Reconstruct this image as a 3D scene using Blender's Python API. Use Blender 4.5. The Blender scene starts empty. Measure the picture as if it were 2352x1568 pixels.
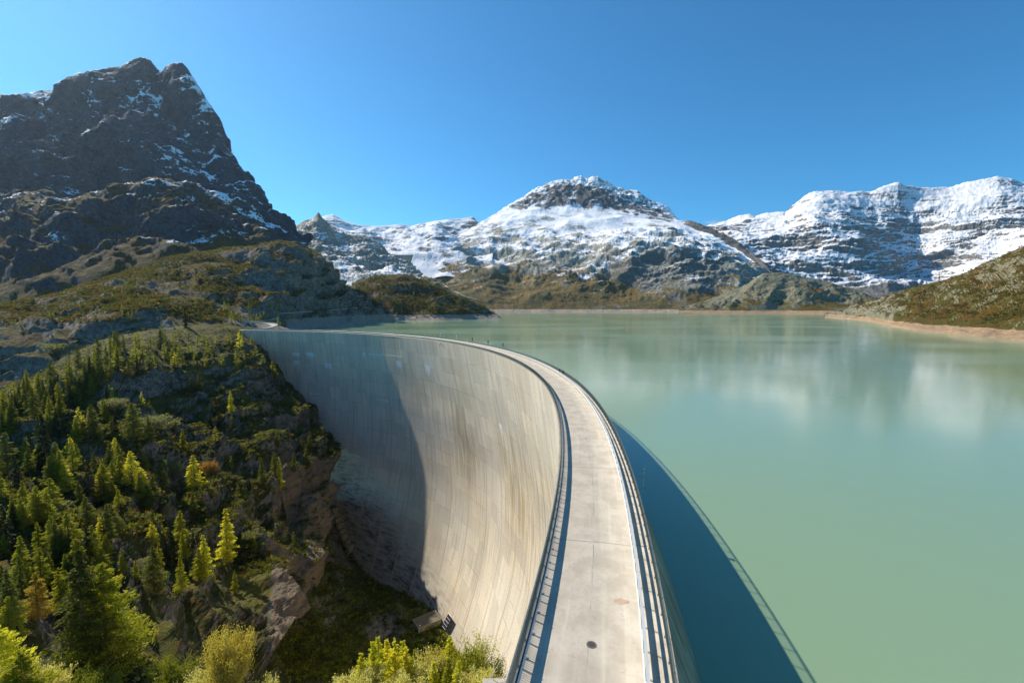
import bpy, math, random
import numpy as np
from mathutils import Vector
R = math.radians
scene = bpy.context.scene
col = scene.collection
# ---------------------------------------------------------------- camera
cam_d = bpy.data.cameras.new('camera'); cam = bpy.data.objects.new('camera', cam_d); col.objects.link(cam)
cam_d.sensor_width = 36.0; cam_d.lens = 15.996; cam_d.clip_start = .5; cam_d.clip_end = 40000
cam.location = (0, 0, 19.8); cam.rotation_euler = (math.pi/2-math.atan(78.4/1045.07), 0, 0)
scene.camera = cam
# ---------------------------------------------------------------- sky, sun, exposure
SUN_AZ, SUN_EL = -55.5, 38.5            # azimuth from +Y (ahead), negative to the left
world = bpy.data.worlds.new('World'); scene.world = world; world.use_nodes = True
wn = world.node_tree.nodes; wl = world.node_tree.links; wn.clear()
wo = wn.new('ShaderNodeOutputWorld'); wb = wn.new('ShaderNodeBackground'); ws = wn.new('ShaderNodeTexSky')
ws.sky_type = 'NISHITA'; ws.sun_disc = False; ws.sun_elevation = R(SUN_EL); ws.sun_rotation = R(SUN_AZ)
ws.altitude = 1900; ws.air_density = 1.0; ws.dust_density = .6; ws.ozone_density = 3.0
wb.inputs['Strength'].default_value = .112
wt = wn.new('ShaderNodeMix'); wt.data_type = 'RGBA'; wt.blend_type = 'MULTIPLY'; wt.inputs[0].default_value = 1; wt.inputs[7].default_value = (.33, .90, 1.10, 1)   # deep alpine blue
wl.new(ws.outputs[0], wt.inputs[6]); wl.new(wt.outputs[2], wb.inputs[0]); wl.new(wb.outputs[0], wo.inputs[0])
sun_d = bpy.data.lights.new('sun', 'SUN'); sun = bpy.data.objects.new('sun', sun_d); col.objects.link(sun)
sun_d.energy = 5.0; sun_d.angle = R(.5); sun_d.color = (1, .91, .77)
SL = Vector((math.sin(R(SUN_AZ))*math.cos(R(SUN_EL)), math.cos(R(SUN_AZ))*math.cos(R(SUN_EL)), math.sin(R(SUN_EL))))
sun.rotation_euler = SL.to_track_quat('Z', 'Y').to_euler()
vs = scene.view_settings; vs.view_transform = 'Standard'; vs.look = 'None'; vs.gamma = 1; vs.exposure = .45; vs.use_curve_mapping = False
# ---------------------------------------------------------------- geometry of the place
CAMH = 19.8; FV = 1045.07; CXV, CYV = 1176.0, 784.1
PIT = math.atan(78.4/FV); SP, CP = math.sin(PIT), math.cos(PIT)
WATER = -10.5
def at(px, py, Y):
    """point seen at (px,py) of a 2352 px wide picture, Y metres ahead (numpy ok)"""
    x = px-CXV; y = py-CYV
    F = FV*CP-y*SP; D = FV*SP+y*CP
    return x*Y/F, Y, CAMH-D*Y/F
def px_of(x, y, z):
    d = y*CP-(z-CAMH)*SP
    u = -(z-CAMH)*CP-y*SP
    return CXV+FV*x/d, CYV+FV*u/d
DC = (-301.94, 93.65); DR = 310.2
_CA = [-40,-22,-13,-10,-6,-4,0,4,8,13,19,25,35,45,55,65,77,90]
_CV = [-.4,-.4,-.38,-.34,-.15,0,.35,.7,.75,.7,.6,.2,-.5,-.8,-.6,-.2,.6,1.0]
def corr(a): return np.interp(a, _CA, _CV)
_PA = [-24, 0, 10, 18.5, 26.6, 34.9, 54, 62.5, 80]
_PD = np.array([0,10,20,35,50,65,80,95,110,125,140,155,170,190],float)
_PO = np.array([
 [0,1.0,1.8,2.6,2.8,2,0,-3,-6,-10,-14,-18,-22,-28],
 [0,1.3,2.5,4.2,5.2,5.2,4.2,2,-1,-4,-8,-12,-16,-22],
 [0,1.6,3.0,5.4,7.2,7.6,7.0,5.4,2.6,-1,-5,-9,-13,-19],
 [0,1.8,3.4,6.4,8.6,9.8,9.6,8.6,5,.4,-4,-8,-12,-18],
 [0,1.9,3.8,7.0,9.6,11.9,12.3,11.8,10.4,7.4,2.6,-2.6,-9,-16],
 [0,2.0,4.0,6.7,8.4,10.6,11.9,12.2,10.9,8.4,4.7,-.8,-8,-16],
 [0,1.2,2.2,3.5,4.0,4.0,2.8,1.0,-2,-6,-9,-12,-15,-20],
 [0,1.0,2.2,4.0,3.8,2.5,.6,-3.6,-7,-10,-13,-16,-19,-24],
 [0,.8,1.6,2.0,1.5,0,-2,-5,-8,-11,-14,-17,-20,-25]],float)
def _cub(xs, ys, x):
    # smooth (Catmull-Rom) interpolation of rows
    xs = np.asarray(xs, float); i = np.clip(np.searchsorted(xs, x)-1, 0, len(xs)-2)
    t = (x-xs[i])/(xs[i+1]-xs[i]); t = np.clip(t, 0, 1)
    m = np.gradient(ys, xs)
    h = xs[i+1]-xs[i]
    return (2*t**3-3*t**2+1)*ys[i]+(t**3-2*t**2+t)*h*m[i]+(-2*t**3+3*t**2)*ys[i+1]+(t**3-t**2)*h*m[i+1]
_DG = np.linspace(0, 190, 96)
_PF = np.array([_cub(_PD, r, _DG) for r in _PO])
def face_off(a, d):
    """offset upstream of the crest edge of the downstream face, a deg, d metres below crest"""
    a = np.asarray(a, float); d = np.asarray(d, float)
    a, d = np.broadcast_arrays(a, d)
    ia = np.clip(np.searchsorted(_PA, a)-1, 0, len(_PA)-2); pa = np.asarray(_PA, float)
    ta = np.clip((a-pa[ia])/(pa[ia+1]-pa[ia]), 0, 1)
    ta = ta*ta*(3-2*ta)*.5+ta*.5
    fd = np.clip(d/2., 0, 94.999); j = fd.astype(int); td = fd-j
    g = lambda i: _PF[i, j]*(1-td)+_PF[i, j+1]*td
    return g(ia)*(1-ta)+g(ia+1)*ta
def dam_xy(a, off):
    r = DR+corr(a)+off; t = np.radians(a)
    return DC[0]+r*np.cos(t), DC[1]+r*np.sin(t)
def face_pt(a, d):
    x, y = dam_xy(a, face_off(a, d)); return x, y, -d
def face_hit(px, py):
    """(a, d, Y) where the view ray meets the downstream face"""
    Y = np.arange(40, 480, .5); x, y, z = at(px, py, Y)
    a = np.degrees(np.arctan2(y-DC[1], x-DC[0])); r = np.hypot(x-DC[0], y-DC[1])
    g = r-DR-corr(a)-face_off(a, -z)
    ok = (z < 0) & (z > -190)
    idx = np.where(ok[1:] & (g[:-1] < 0) & (g[1:] >= 0))[0]
    if len(idx) == 0: return None
    i = idx[0]; return float(a[i]), float(-z[i]), float(Y[i])
def crest_at(px, off, z=0., lo=-15, hi=80):
    """angle on the crest seen in column px"""
    a = np.linspace(lo, hi, 4000); x, y = dam_xy(a, off); u, v = px_of(x, y, z)
    i = np.where(np.diff(np.sign(u-px)) != 0)[0]
    return float(a[i[-1]])
# ---------------------------------------------------------------- noise
_rg = np.random.RandomState(7); _PM = _rg.permutation(256); _PM = np.concatenate([_PM, _PM, _PM])
_GR = np.array([(1,1,0),(-1,1,0),(1,-1,0),(-1,-1,0),(1,0,1),(-1,0,1),(1,0,-1),(-1,0,-1),(0,1,1),(0,-1,1),(0,1,-1),(0,-1,-1)], np.float32)
def perlin(x, y, z):
    xi = np.floor(x).astype(np.int64); yi = np.floor(y).astype(np.int64); zi = np.floor(z).astype(np.int64)
    xf = (x-xi).astype(np.float32); yf = (y-yi).astype(np.float32); zf = (z-zi).astype(np.float32)
    xi &= 255; yi &= 255; zi &= 255
    u = xf*xf*xf*(xf*(xf*6-15)+10); v = yf*yf*yf*(yf*(yf*6-15)+10); w = zf*zf*zf*(zf*(zf*6-15)+10)
    def g(dx, dy, dz):
        h = _PM[_PM[_PM[xi+dx]+yi+dy]+zi+dz] % 12
        gr = _GR[h]
        return gr[..., 0]*(xf-dx)+gr[..., 1]*(yf-dy)+gr[..., 2]*(zf-dz)
    def L(a, b, t): return a+t*(b-a)
    return L(L(L(g(0,0,0), g(1,0,0), u), L(g(0,1,0), g(1,1,0), u), v), L(L(g(0,0,1), g(1,0,1), u), L(g(0,1,1), g(1,1,1), u), v), w)
def fbm(P, size, octs=5, gain=.5, seed=0, ridged=False, stretch=(1, 1, 1)):
    x = P[..., 0]/size/stretch[0]+seed*13.7; y = P[..., 1]/size/stretch[1]+seed*7.3; z = P[..., 2]/size/stretch[2]+seed*3.1
    out = 0; a = 1.; tot = 0; w = 1.
    for o in range(octs):
        n = perlin(x, y, z)
        if ridged:
            n = 1-2*np.abs(n); n = n*w; w = np.clip(.4+n*.8, 0, 1)
        out = out+a*n; tot += a; a *= gain; x = x*2.03+11.1; y = y*2.03+5.7; z = z*2.03+3.3
    return out/tot
def terr(P, p, seed=0, wob=1.6, size=4.):
    ph = P[..., 2]/p+wob*fbm(P, p*size, 3, .5, seed); f = ph-np.floor(ph); return np.where(f < .72, f/.72, (1-f)/.28)-.5
def sstep(x, a, b): t = np.clip((x-a)/(b-a), 0, 1); return t*t*(3-2*t)
# ---------------------------------------------------------------- mesh helpers
def tag(o, label=None, cat=None, group=None, kind=None):
    if label: o['label'] = label
    if cat: o['category'] = cat
    if group: o['group'] = group
    if kind: o['kind'] = kind
    return o
def empty(name, loc=(0, 0, 0), rz=0):
    o = bpy.data.objects.new(name, None); o.empty_display_size = .3; col.objects.link(o); o.location = loc; o.rotation_euler = (0, 0, rz); return o
def link(name, me, mat=None, parent=None, smooth=False):
    if mat is not None: me.materials.append(mat)
    if smooth: me.polygons.foreach_set('use_smooth', np.ones(len(me.polygons), bool))
    o = bpy.data.objects.new(name, me); col.objects.link(o)
    if parent is not None: o.parent = parent
    return o
def np_mesh(name, V, F):
    """V (n,3), F (m,k) arrays"""
    me = bpy.data.meshes.new(name); V = np.asarray(V, np.float32); F = np.asarray(F, np.int32); k = F.shape[1]
    me.vertices.add(len(V)); me.vertices.foreach_set('co', V.ravel())
    me.loops.add(F.size); me.loops.foreach_set('vertex_index', F.ravel())
    me.polygons.add(len(F)); me.polygons.foreach_set('loop_start', np.arange(0, F.size, k, dtype=np.int32))
    me.update(calc_edges=True); return me
def grid_faces(nu, nv, wrap=False):
    i = np.arange(nu-1 if not wrap else nu); j = np.arange(nv-1); I, J = np.meshgrid(i, j)
    a = J*nu+I; b = J*nu+(I+1) % nu
    return np.stack([a, b, b+nu, a+nu], -1).reshape(-1, 4)
def set_attr(me, name, arr):
    at_ = me.attributes.new(name, 'FLOAT', 'POINT'); at_.data.foreach_set('value', np.asarray(arr, np.float32).ravel())
class MB:
    """collects boxes / tubes / prisms as one mesh"""
    def __init__(s): s.V = []; s.F = []
    def add(s, V, F):
        n = len(s.V); s.V += [tuple(v) for v in V]; s.F += [tuple(i+n for i in f) for f in F]
    def box(s, c, d, rz=0, M=None):
        x, y, z = d[0]/2, d[1]/2, d[2]/2; P = []
        for sx, sy, sz in ((-1,-1,-1),(1,-1,-1),(1,1,-1),(-1,1,-1),(-1,-1,1),(1,-1,1),(1,1,1),(-1,1,1)):
            a, b = sx*x, sy*y; P.append((c[0]+a*math.cos(rz)-b*math.sin(rz), c[1]+a*math.sin(rz)+b*math.cos(rz), c[2]+sz*z))
        s.add(P, [(0,3,2,1),(4,5,6,7),(0,1,5,4),(1,2,6,5),(2,3,7,6),(3,0,4,7)])
    def hexa(s, P): s.add(P, [(0,3,2,1),(4,5,6,7),(0,1,5,4),(1,2,6,5),(2,3,7,6),(3,0,4,7)])
    def tube(s, p, q, r, r2=None, n=6):
        p = Vector(p); q = Vector(q); d = (q-p).normalized(); a = d.orthogonal().normalized(); b = d.cross(a); r2 = r if r2 is None else r2
        P = []
        for c, rr in ((p, r), (q, r2)):
            for k in range(n):
                t = 2*math.pi*k/n; P.append(c+a*math.cos(t)*rr+b*math.sin(t)*rr)
        s.add(P, [(k, (k+1) % n, n+(k+1) % n, n+k) for k in range(n)]+[tuple(range(n-1, -1, -1)), tuple(range(n, 2*n))])
    def sweep(s, path, prof, up=(0, 0, 1), closed=True):
        """profile points (side, up) swept along a path; side = horizontal normal to the right"""
        n = len(path); k = len(prof); P = []
        for i, p in enumerate(path):
            t = Vector(path[min(i+1, n-1)])-Vector(path[max(i-1, 0)]); t.z = 0; t.normalize(); sd = Vector((t.y, -t.x, 0))
            for a, b in prof: P.append(Vector(p)+sd*a+Vector((0, 0, b)))
        F = []
        for i in range(n-1):
            for j in range(k if closed else k-1):
                F.append((i*k+j, i*k+(j+1) % k, (i+1)*k+(j+1) % k, (i+1)*k+j))
        if closed: F += [tuple(range(k)), tuple(range((n-1)*k+k-1, (n-1)*k-1, -1))]
        s.add(P, F)
    def build(s, name, mat=None, parent=None, smooth=False):
        me = bpy.data.meshes.new(name); me.from_pydata(s.V, [], s.F); me.update(); return link(name, me, mat, parent, smooth)
# ---------------------------------------------------------------- node helpers
class NT:
    def __init__(s, name):
        s.m = bpy.data.materials.new(name); s.m.use_nodes = True; s.t = s.m.node_tree; s.t.nodes.clear()
        s.out = s.n('ShaderNodeOutputMaterial')
    def n(s, ty, **k):
        x = s.t.nodes.new(ty)
        for a, b in k.items(): setattr(x, a, b)
        return x
    def l(s, a, b): s.t.links.new(a, b)
    def v(s, node, key, val):
        if hasattr(val, 'is_linked') or hasattr(val, 'links'): s.l(val, node.inputs[key])
        else:
            if isinstance(val, (tuple, list)) and len(val) == 3 and node.inputs[key].type == 'RGBA': val = (*val, 1)
            node.inputs[key].default_value = val
        return node
    def math(s, op, a, b=0., c=None, clamp=False):
        x = s.n('ShaderNodeMath', operation=op, use_clamp=clamp); s.v(x, 0, a); s.v(x, 1, b)
        if c is not None: s.v(x, 2, c)
        return x.outputs[0]
    def noise(s, vec, scale, detail=5., rough=.55, dist=0., out='Fac', stretch=None):
        if stretch:
            mp = s.n('ShaderNodeMapping'); s.l(vec, mp.inputs[0]); mp.inputs['Scale'].default_value = stretch; vec = mp.outputs[0]
        x = s.n('ShaderNodeTexNoise'); s.l(vec, x.inputs['Vector']); x.inputs['Scale'].default_value = scale
        x.inputs['Detail'].default_value = detail; x.inputs['Roughness'].default_value = rough; x.inputs['Distortion'].default_value = dist
        return x.outputs[out]
    def ramp(s, f, a, b, lo=0., hi=1.):
        x = s.n('ShaderNodeMapRange', interpolation_type='SMOOTHSTEP'); s.v(x, 0, f); s.v(x, 1, a); s.v(x, 2, b); s.v(x, 3, lo); s.v(x, 4, hi); return x.outputs[0]
    def mix(s, f, a, b, mode='MIX'):
        x = s.n('ShaderNodeMix', data_type='RGBA', blend_type=mode); s.v(x, 0, f); s.v(x, 6, a); s.v(x, 7, b); return x.outputs[2]
    def attr(s, name): x = s.n('ShaderNodeAttribute', attribute_name=name); return x.outputs['Fac']
    def bump(s, h, strength, dist, normal=None):
        x = s.n('ShaderNodeBump'); s.v(x, 'Strength', strength); s.v(x, 'Distance', dist); s.v(x, 'Height', h)
        if normal is not None: s.l(normal, x.inputs['Normal'])
        return x.outputs[0]
    def surf(s, sh): s.l(sh, s.out.inputs[0]); return s.m
    def bsdf(s, color, rough=.8, normal=None, spec=.3, metal=0.):
        x = s.n('ShaderNodeBsdfPrincipled'); s.v(x, 'Base Color', color); s.v(x, 'Roughness', rough); s.v(x, 'Metallic', metal); x.inputs['Specular IOR Level'].default_value = spec
        if normal is not None: s.l(normal, x.inputs['Normal'])
        return x.outputs[0]
def plain(name, c, rough=.6, metal=0., spec=.4, var=.12, scale=3.):
    t = NT(name); g = t.n('ShaderNodeNewGeometry'); n = t.noise(g.outputs['Position'], scale, 6, .65)
    f = t.math('MULTIPLY_ADD', n, 2*var, 1-var); cc = t.n('ShaderNodeVectorMath', operation='SCALE'); cc.inputs[0].default_value = c; t.l(f, cc.inputs['Scale'])
    return t.surf(t.bsdf(cc.outputs[0], rough, None, spec, metal))
# ---------------------------------------------------------------- terrain material
def terrain_mat(name, size, rock, rock2, veg, veg2, veg3, snowc=(.86, .88, .92), bump=.6, bare=None, crack=.5, strata=None, sstr=None, det_s=.8, cliff=None):
    """size = metres of the coarse pattern"""
    t = NT(name); g = t.n('ShaderNodeNewGeometry'); P = g.outputs['Position']
    nb = t.noise(P, 1/size, 4, .55); nm = t.noise(P, 3.3/size, 6, .62); nf = t.noise(P, 14./size, 6, .7); nff = t.noise(P, 60./size, 3, .6)
    rk = t.mix(t.ramp(nm, .36, .64), rock, rock2)
    dk = t.ramp(nf, .33, .62, 1-crack, 1.12)
    if strata:
        w = t.noise(P, 1/strata, 4, .6, .3, stretch=(.12, .12, 1.)); rk = t.mix(t.ramp(w, .42, .58, 0, .55), rk, tuple(c*.5 for c in rock))
    vg = t.mix(t.ramp(nb, .4, .6), veg, veg2); vg = t.mix(t.ramp(t.noise(P, 5.7/size, 5, .6), .5, .66), vg, veg3)
    sc = t.n('ShaderNodeVectorMath', operation='SCALE'); t.l(vg, sc.inputs[0]); t.l(t.ramp(nff, .3, .7, .55, 1.35), sc.inputs['Scale']); vg = sc.outputs[0]
    det = t.math('ADD', t.math('MULTIPLY', t.math('SUBTRACT', nf, .5), 1.1), t.math('MULTIPLY', t.math('SUBTRACT', nff, .5), .6))
    if cliff: rk = t.mix(t.math('MULTIPLY', t.attr('cliff'), t.ramp(nm, .2, .5, .6, 1.)), rk, cliff)
    sc = t.n('ShaderNodeVectorMath', operation='SCALE'); t.l(rk, sc.inputs[0]); t.l(dk, sc.inputs['Scale']); rk = sc.outputs[0]
    fv = t.ramp(t.math('ADD', t.attr('veg'), det), .42, .58)
    c = t.mix(fv, rk, vg)
    if bare:
        fb = t.ramp(t.math('ADD', t.attr('bare'), t.math('MULTIPLY', det, .5)), .45, .55); lines = t.noise(P, .9, 4, .7, .4, stretch=(.06, .06, 1)); c = t.mix(fb, c, t.mix(t.math('MAXIMUM', t.ramp(nm, .4, .6, 0, .7), t.math('MULTIPLY', t.ramp(lines, .45, .6), t.ramp(nf, .3, .6))), bare[0], bare[1]))
    sn = t.math('ADD', t.attr('snow'), t.math('MULTIPLY', det, det_s))
    if sstr:
        mp = t.n('ShaderNodeMapping'); t.l(P, mp.inputs[0]); mp.inputs['Rotation'].default_value = (0, R(7), 0); mp.inputs['Scale'].default_value = (.09, .09, 1); tilt = mp.outputs[0]
        sn = t.math('ADD', sn, t.math('MULTIPLY', t.math('SUBTRACT', t.noise(tilt, 1/sstr[0], 5, .65, .3), .5), sstr[1]))
    fs = t.ramp(sn, .46, .56)
    c = t.mix(fs, c, snowc)
    h = t.math('ADD', t.math('MULTIPLY', nm, 1.), t.math('MULTIPLY', nf, .5)); h = t.math('ADD', h, t.math('MULTIPLY', nff, .16))
    st = t.math('MULTIPLY_ADD', fs, -.75*bump, bump)
    nrm = t.bump(h, st, size*.16)
    return t.surf(t.bsdf(c, .9, nrm, .15))
# ---------------------------------------------------------------- lofted ground sheets
def loft(name, rows, nu, seg, disp, attrs, mat, kind='structure', amp=None, smooth=3, jag=None, shade_smooth=True):
    """rows: near -> far lists of (px, py, Y); seg: samples between rows; disp(P)->metres, amp per row"""
    C = []
    for r in rows:
        r = np.array(r, float); u = np.linspace(r[0, 0], r[-1, 0], nu)
        py = np.interp(u, r[:, 0], r[:, 1]); Y = np.interp(u, r[:, 0], r[:, 2])
        k = max(1, nu//60); ker = np.ones(2*k+1)/(2*k+1)
        Y = np.convolve(np.pad(Y, k, mode='edge'), ker, 'valid')
        C.append(np.stack(at(u, py, Y), -1))
    C = np.array(C); S = []; rf = []
    for i in range(len(C)-1):
        n = seg[i] if isinstance(seg, (list, tuple)) else seg
        for t in np.arange(n)/n: S.append(C[i]*(1-t)+C[i+1]*t); rf.append(i+t)
    S.append(C[-1]); rf.append(len(C)-1.); S = np.array(S); rf = np.array(rf)
    for _ in range(smooth):
        T = S.copy(); T[1:-1] = (S[:-2]+S[2:]+2*S[1:-1])/4
        keep = np.isin(np.round(rf, 4), np.arange(len(C))) & (np.array([True]*len(rf)))
        S = T
    nv = len(S)
    N = np.cross(np.gradient(S, axis=1), np.gradient(S, axis=0)); N /= np.linalg.norm(N, axis=-1, keepdims=True)+1e-9
    for _ in range(6):
        N[1:-1] = (N[:-2]+N[2:]+N[1:-1])/3; N[:, 1:-1] = (N[:, :-2]+N[:, 2:]+N[:, 1:-1])/3
    N /= np.linalg.norm(N, axis=-1, keepdims=True)+1e-9
    A = np.interp(rf, np.arange(len(C)), amp if amp is not None else np.ones(len(C)))[:, None]
    D = disp(S)
    S = S+N*(D*A)[..., None]
    if jag: S = S+np.array([0, 0, 1.])*(fbm(S, jag[0], 4, .6, 66, True, (1, 1, 2.))*jag[1]*(np.clip(rf/1.5, 0, 1)*(jag[2]+(1-jag[2])*sstep(rf, len(C)-4., len(C)-2.)))[:, None])[..., None]
    N2 = np.cross(np.gradient(S, axis=1), np.gradient(S, axis=0)); N2 /= np.linalg.norm(N2, axis=-1, keepdims=True)+1e-9
    me = np_mesh(name, S.reshape(-1, 3), grid_faces(nu, nv))
    for k, fn in attrs.items(): set_attr(me, k, np.broadcast_to(fn(S, N2, np.broadcast_to(rf[:, None], S.shape[:2]), D), S.shape[:2]))
    o = link(name, me, mat, None, shade_smooth)
    if kind: o['kind'] = kind
    return o, S, N2
# ---------------------------------------------------------------- mountains and hills
SNOW = (.86, .88, .93)
def rowf(*lst): return lambda S, N, rf, D: np.interp(rf, range(len(lst)), lst)
BARE = ((.42, .33, .25), (.30, .25, .21))
m_left = terrain_mat('haze_blue_rock', 90, (.042, .066, .092), (.08, .105, .135), (.11, .066, .02), (.11, .09, .022), (.04, .045, .018), bump=1., crack=.5)  # blue of the distance haze is mixed into these rock colours
m_hill = terrain_mat('heath_rock', 45, (.15, .15, .13), (.29, .26, .22), (.09, .052, .013), (.092, .08, .016), (.03, .036, .011), bump=.9, bare=BARE, crack=.55)
m_spur = terrain_mat('wooded_rock', 16, (.15, .15, .13), (.34, .28, .21), (.045, .05, .013), (.12, .12, .022), (.17, .095, .02), bump=1., bare=((.25, .185, .125), (.15, .125, .095)), crack=.65)
m_mid = terrain_mat('banded_rock', 150, (.27, .27, .23), (.40, .385, .32), (.20, .13, .042), (.12, .10, .04), (.08, .085, .03), bump=.65, bare=((.50, .38, .29), (.34, .28, .22)), crack=.5, det_s=1.35, cliff=(.13, .125, .12))
m_far = terrain_mat('snowy_strata', 260, (.20, .195, .19), (.32, .295, .26), (.12, .10, .06), (.12, .10, .05), (.09, .09, .05), bump=.9, crack=.4, sstr=(22, .9), det_s=.75, snowc=(.76, .77, .80))
m_right = terrain_mat('lichen_rock', 30, (.17, .172, .115), (.29, .265, .18), (.125, .07, .014), (.095, .08, .015), (.045, .06, .015), bump=.9, bare=((.44, .30, .17), (.26, .19, .13)), crack=.5)

# --- the dark peak and its ledges (left)
SKY1 = [(-450,230,1600),(-200,205,1590),(-80,212,1570),(0,218,1550),(20,224,1550),(44,236,1545),(50,228,1545),(75,216,1540),(128,214,1530),(135,198,1530),(150,187,1520),(185,172,1510),(205,168,1510),(235,170,1500),(270,160,1490),(290,150,1470),(300,145,1460),(325,140,1450),(345,146,1445),(360,160,1440),(372,170,1440),(385,155,1420),(405,148,1410),(420,150,1400),(432,162,1400),(440,180,1400),(460,215,1400),(480,245,1400),(497,280,1390),(510,310,1380),(525,345,1370),(545,385,1350),(560,420,1340),(575,450,1320),(588,470,1310),(605,482,1300),(630,495,1290),(650,510,1280),(665,530,1270),(682,549,1260),(700,570,1250)]
rows = [
 [(-450,760,680),(0,720,680),(100,700,690),(240,662,710),(400,612,780),(520,585,870),(600,580,940),(705,625,1000)],
 [(-450,730,700),(0,702,700),(100,682,710),(240,640,735),(400,590,810),(520,569,900),(600,566,970),(705,615,1030)],
 [(-450,680,830),(0,640,810),(60,652,800),(130,632,815),(200,622,820),(300,600,850),(400,585,880),(500,566,950),(600,560,1010),(705,606,1060)],
 [(-450,600,950),(0,570,940),(100,566,930),(200,550,935),(300,545,930),(400,528,950),(500,535,1000),(600,545,1060),(703,598,1100)],
 [(-450,540,1040),(0,505,1040),(100,500,1020),(200,495,1010),(300,480,1000),(400,480,1010),(500,510,1060),(600,530,1110),(702,590,1140)],
 [(-450,520,1090),(0,482,1090),(100,474,1070),(200,460,1060),(300,440,1040),(345,432,1040),(400,452,1060),(500,490,1110),(600,518,1150),(701,580,1180)],
 [(-450,500,1170),(0,468,1170),(100,460,1170),(180,452,1180),(250,438,1180),(320,428,1160),(400,445,1180),(470,462,1200),(530,478,1220),(600,505,1220),(701,576,1210)],
 [(-450,420,1260),(0,400,1240),(100,395,1230),(180,390,1260),(230,380,1230),(320,360,1230),(400,370,1250),(470,400,1270),(530,430,1270),(600,495,1250),(701,574,1230)],
 [(-450,330,1380),(0,320,1350),(70,310,1340),(130,300,1400),(180,290,1340),(260,270,1330),(330,260,1360),(400,270,1370),(450,290,1360),(520,365,1345),(560,430,1325),(600,486,1290),(701,572,1240)],
 [(-450,270,1500),(0,260,1450),(70,255,1440),(130,240,1470),(180,215,1440),(260,200,1410),(330,185,1420),(372,200,1440),(400,190,1390),(430,200,1380),(500,300,1375),(545,390,1345),(600,482,1300),(700,571,1245)],
 SKY1,
 [(p, y+40, Y+250) for p, y, Y in SKY1]]
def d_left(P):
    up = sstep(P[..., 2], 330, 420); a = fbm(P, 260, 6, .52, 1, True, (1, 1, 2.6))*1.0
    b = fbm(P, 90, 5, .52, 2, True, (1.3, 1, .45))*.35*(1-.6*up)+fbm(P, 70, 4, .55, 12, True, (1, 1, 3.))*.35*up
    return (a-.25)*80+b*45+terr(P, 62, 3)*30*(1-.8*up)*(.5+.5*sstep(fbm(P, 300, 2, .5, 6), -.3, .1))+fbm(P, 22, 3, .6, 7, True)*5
def snow_left(S, N, rf, D):
    z = S[..., 2]; nz = N[..., 2]
    n = fbm(S, 80, 4, .6, 5, False, (1, 1, 2.2)); n2 = fbm(S, 24, 3, .6, 9)
    x, y, z_ = S[..., 0], S[..., 1], S[..., 2]; u, v = px_of(x, y, z_)
    s = .12+sstep(z, 220, 700)*.2+(nz-.5)*.55+n*.75+n2*.5
    s += .16*sstep(v, 560, 480)*sstep(u, 330, 480)                    # the shoulder ridge holds more snow
    return np.where(v > 560, s-.4, s)
def veg_left(S, N, rf, D):
    nz = N[..., 2]; n = fbm(S, 150, 4, .5, 4)
    return np.interp(rf, [0, 5, 6, 7, 9, 11], [.62, .52, .1, -.2, -.4, -.5])+(nz-.62)*1.5+n*.5
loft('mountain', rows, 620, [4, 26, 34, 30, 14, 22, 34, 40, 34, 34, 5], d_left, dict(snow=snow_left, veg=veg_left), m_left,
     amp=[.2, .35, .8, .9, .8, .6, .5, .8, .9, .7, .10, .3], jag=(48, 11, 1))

# --- brown hillside and dark shoulder behind the left end of the dam
G1 = [(-450,745,560),(0,703,600),(100,684,610),(240,642,650),(400,594,700),(450,582,730),(520,572,790),(600,566,850),(640,559,870),(680,557,890),(710,571,900),(740,591,910),(760,620,915),(775,650,920),(800,671,940),(830,691,970),(870,719,1020),(900,742,1040)]
rows = [
 [(-450,1100,350),(0,1000,370),(240,900,405),(400,830,428),(520,790,424),(560,775,424),(600,768,432),(640,764,452),(690,768,560),(740,768,610),(800,764,700),(900,754,860)],
 [(-450,1010,370),(0,930,395),(100,890,405),(240,815,430),(400,768,460),(520,755,470),(590,757,500),(650,757,560),(690,762,620),(740,762,680),(800,756,750),(830,754,800),(880,748,940),(900,746,1000)],
 [(-450,980,380),(0,885,402),(100,855,412),(240,788,440),(400,752,466),(520,742,490),(560,742,520),(600,742,560),(650,744,600),(690,744,650),(740,748,700),(800,740,780),(830,738,830),(880,736,960),(900,742,1010)],
 [(-450,860,400),(0,800,430),(100,792,430),(240,750,450),(400,715,500),(480,700,540),(560,712,570),(620,715,600),(660,722,640),(700,720,690),(760,716,770),(830,718,880),(885,732,990),(900,741,1015)],
 [(-450,800,470),(0,750,500),(100,735,510),(240,700,540),(400,660,590),(480,635,620),(540,640,650),(600,625,700),(660,620,760),(700,630,790),(740,660,830),(775,690,870),(820,705,930),(870,726,1000),(900,741,1020)],
 [(-450,770,520),(0,722,550),(100,705,560),(240,668,600),(400,625,650),(480,600,690),(540,592,730),(600,590,790),(660,583,830),(700,590,850),(740,618,880),(775,665,900),(820,692,945),(870,722,1010),(900,741,1030)],
 G1,
 [(p, y+30, Y+90) for p, y, Y in G1]]
def d_hill(P):
    x = P[..., 0]
    k = .55+.75*sstep(P[..., 0]/P[..., 1], -.62, -.5)*1
    return ((fbm(P, 110, 6, .52, 11, True, (1, 1, .8))-.2)*33+fbm(P, 26, 5, .55, 12, True, (1.2, 1.2, .5))*8+terr(P, 26, 13)*17+fbm(P, 9, 3, .6, 14, True)*2.5)*k
def veg_hill(S, N, rf, D):
    u, v = px_of(S[..., 0], S[..., 1], S[..., 2])
    return .56+(N[..., 2]-.74)*1.8+fbm(S, 60, 4, .5, 4)*.8-.5*sstep(rf, 2.9, 1.9)*sstep(u, 500, 620)-.25*sstep(rf, 3.2, 2.2)*sstep(u,200,400)
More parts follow.
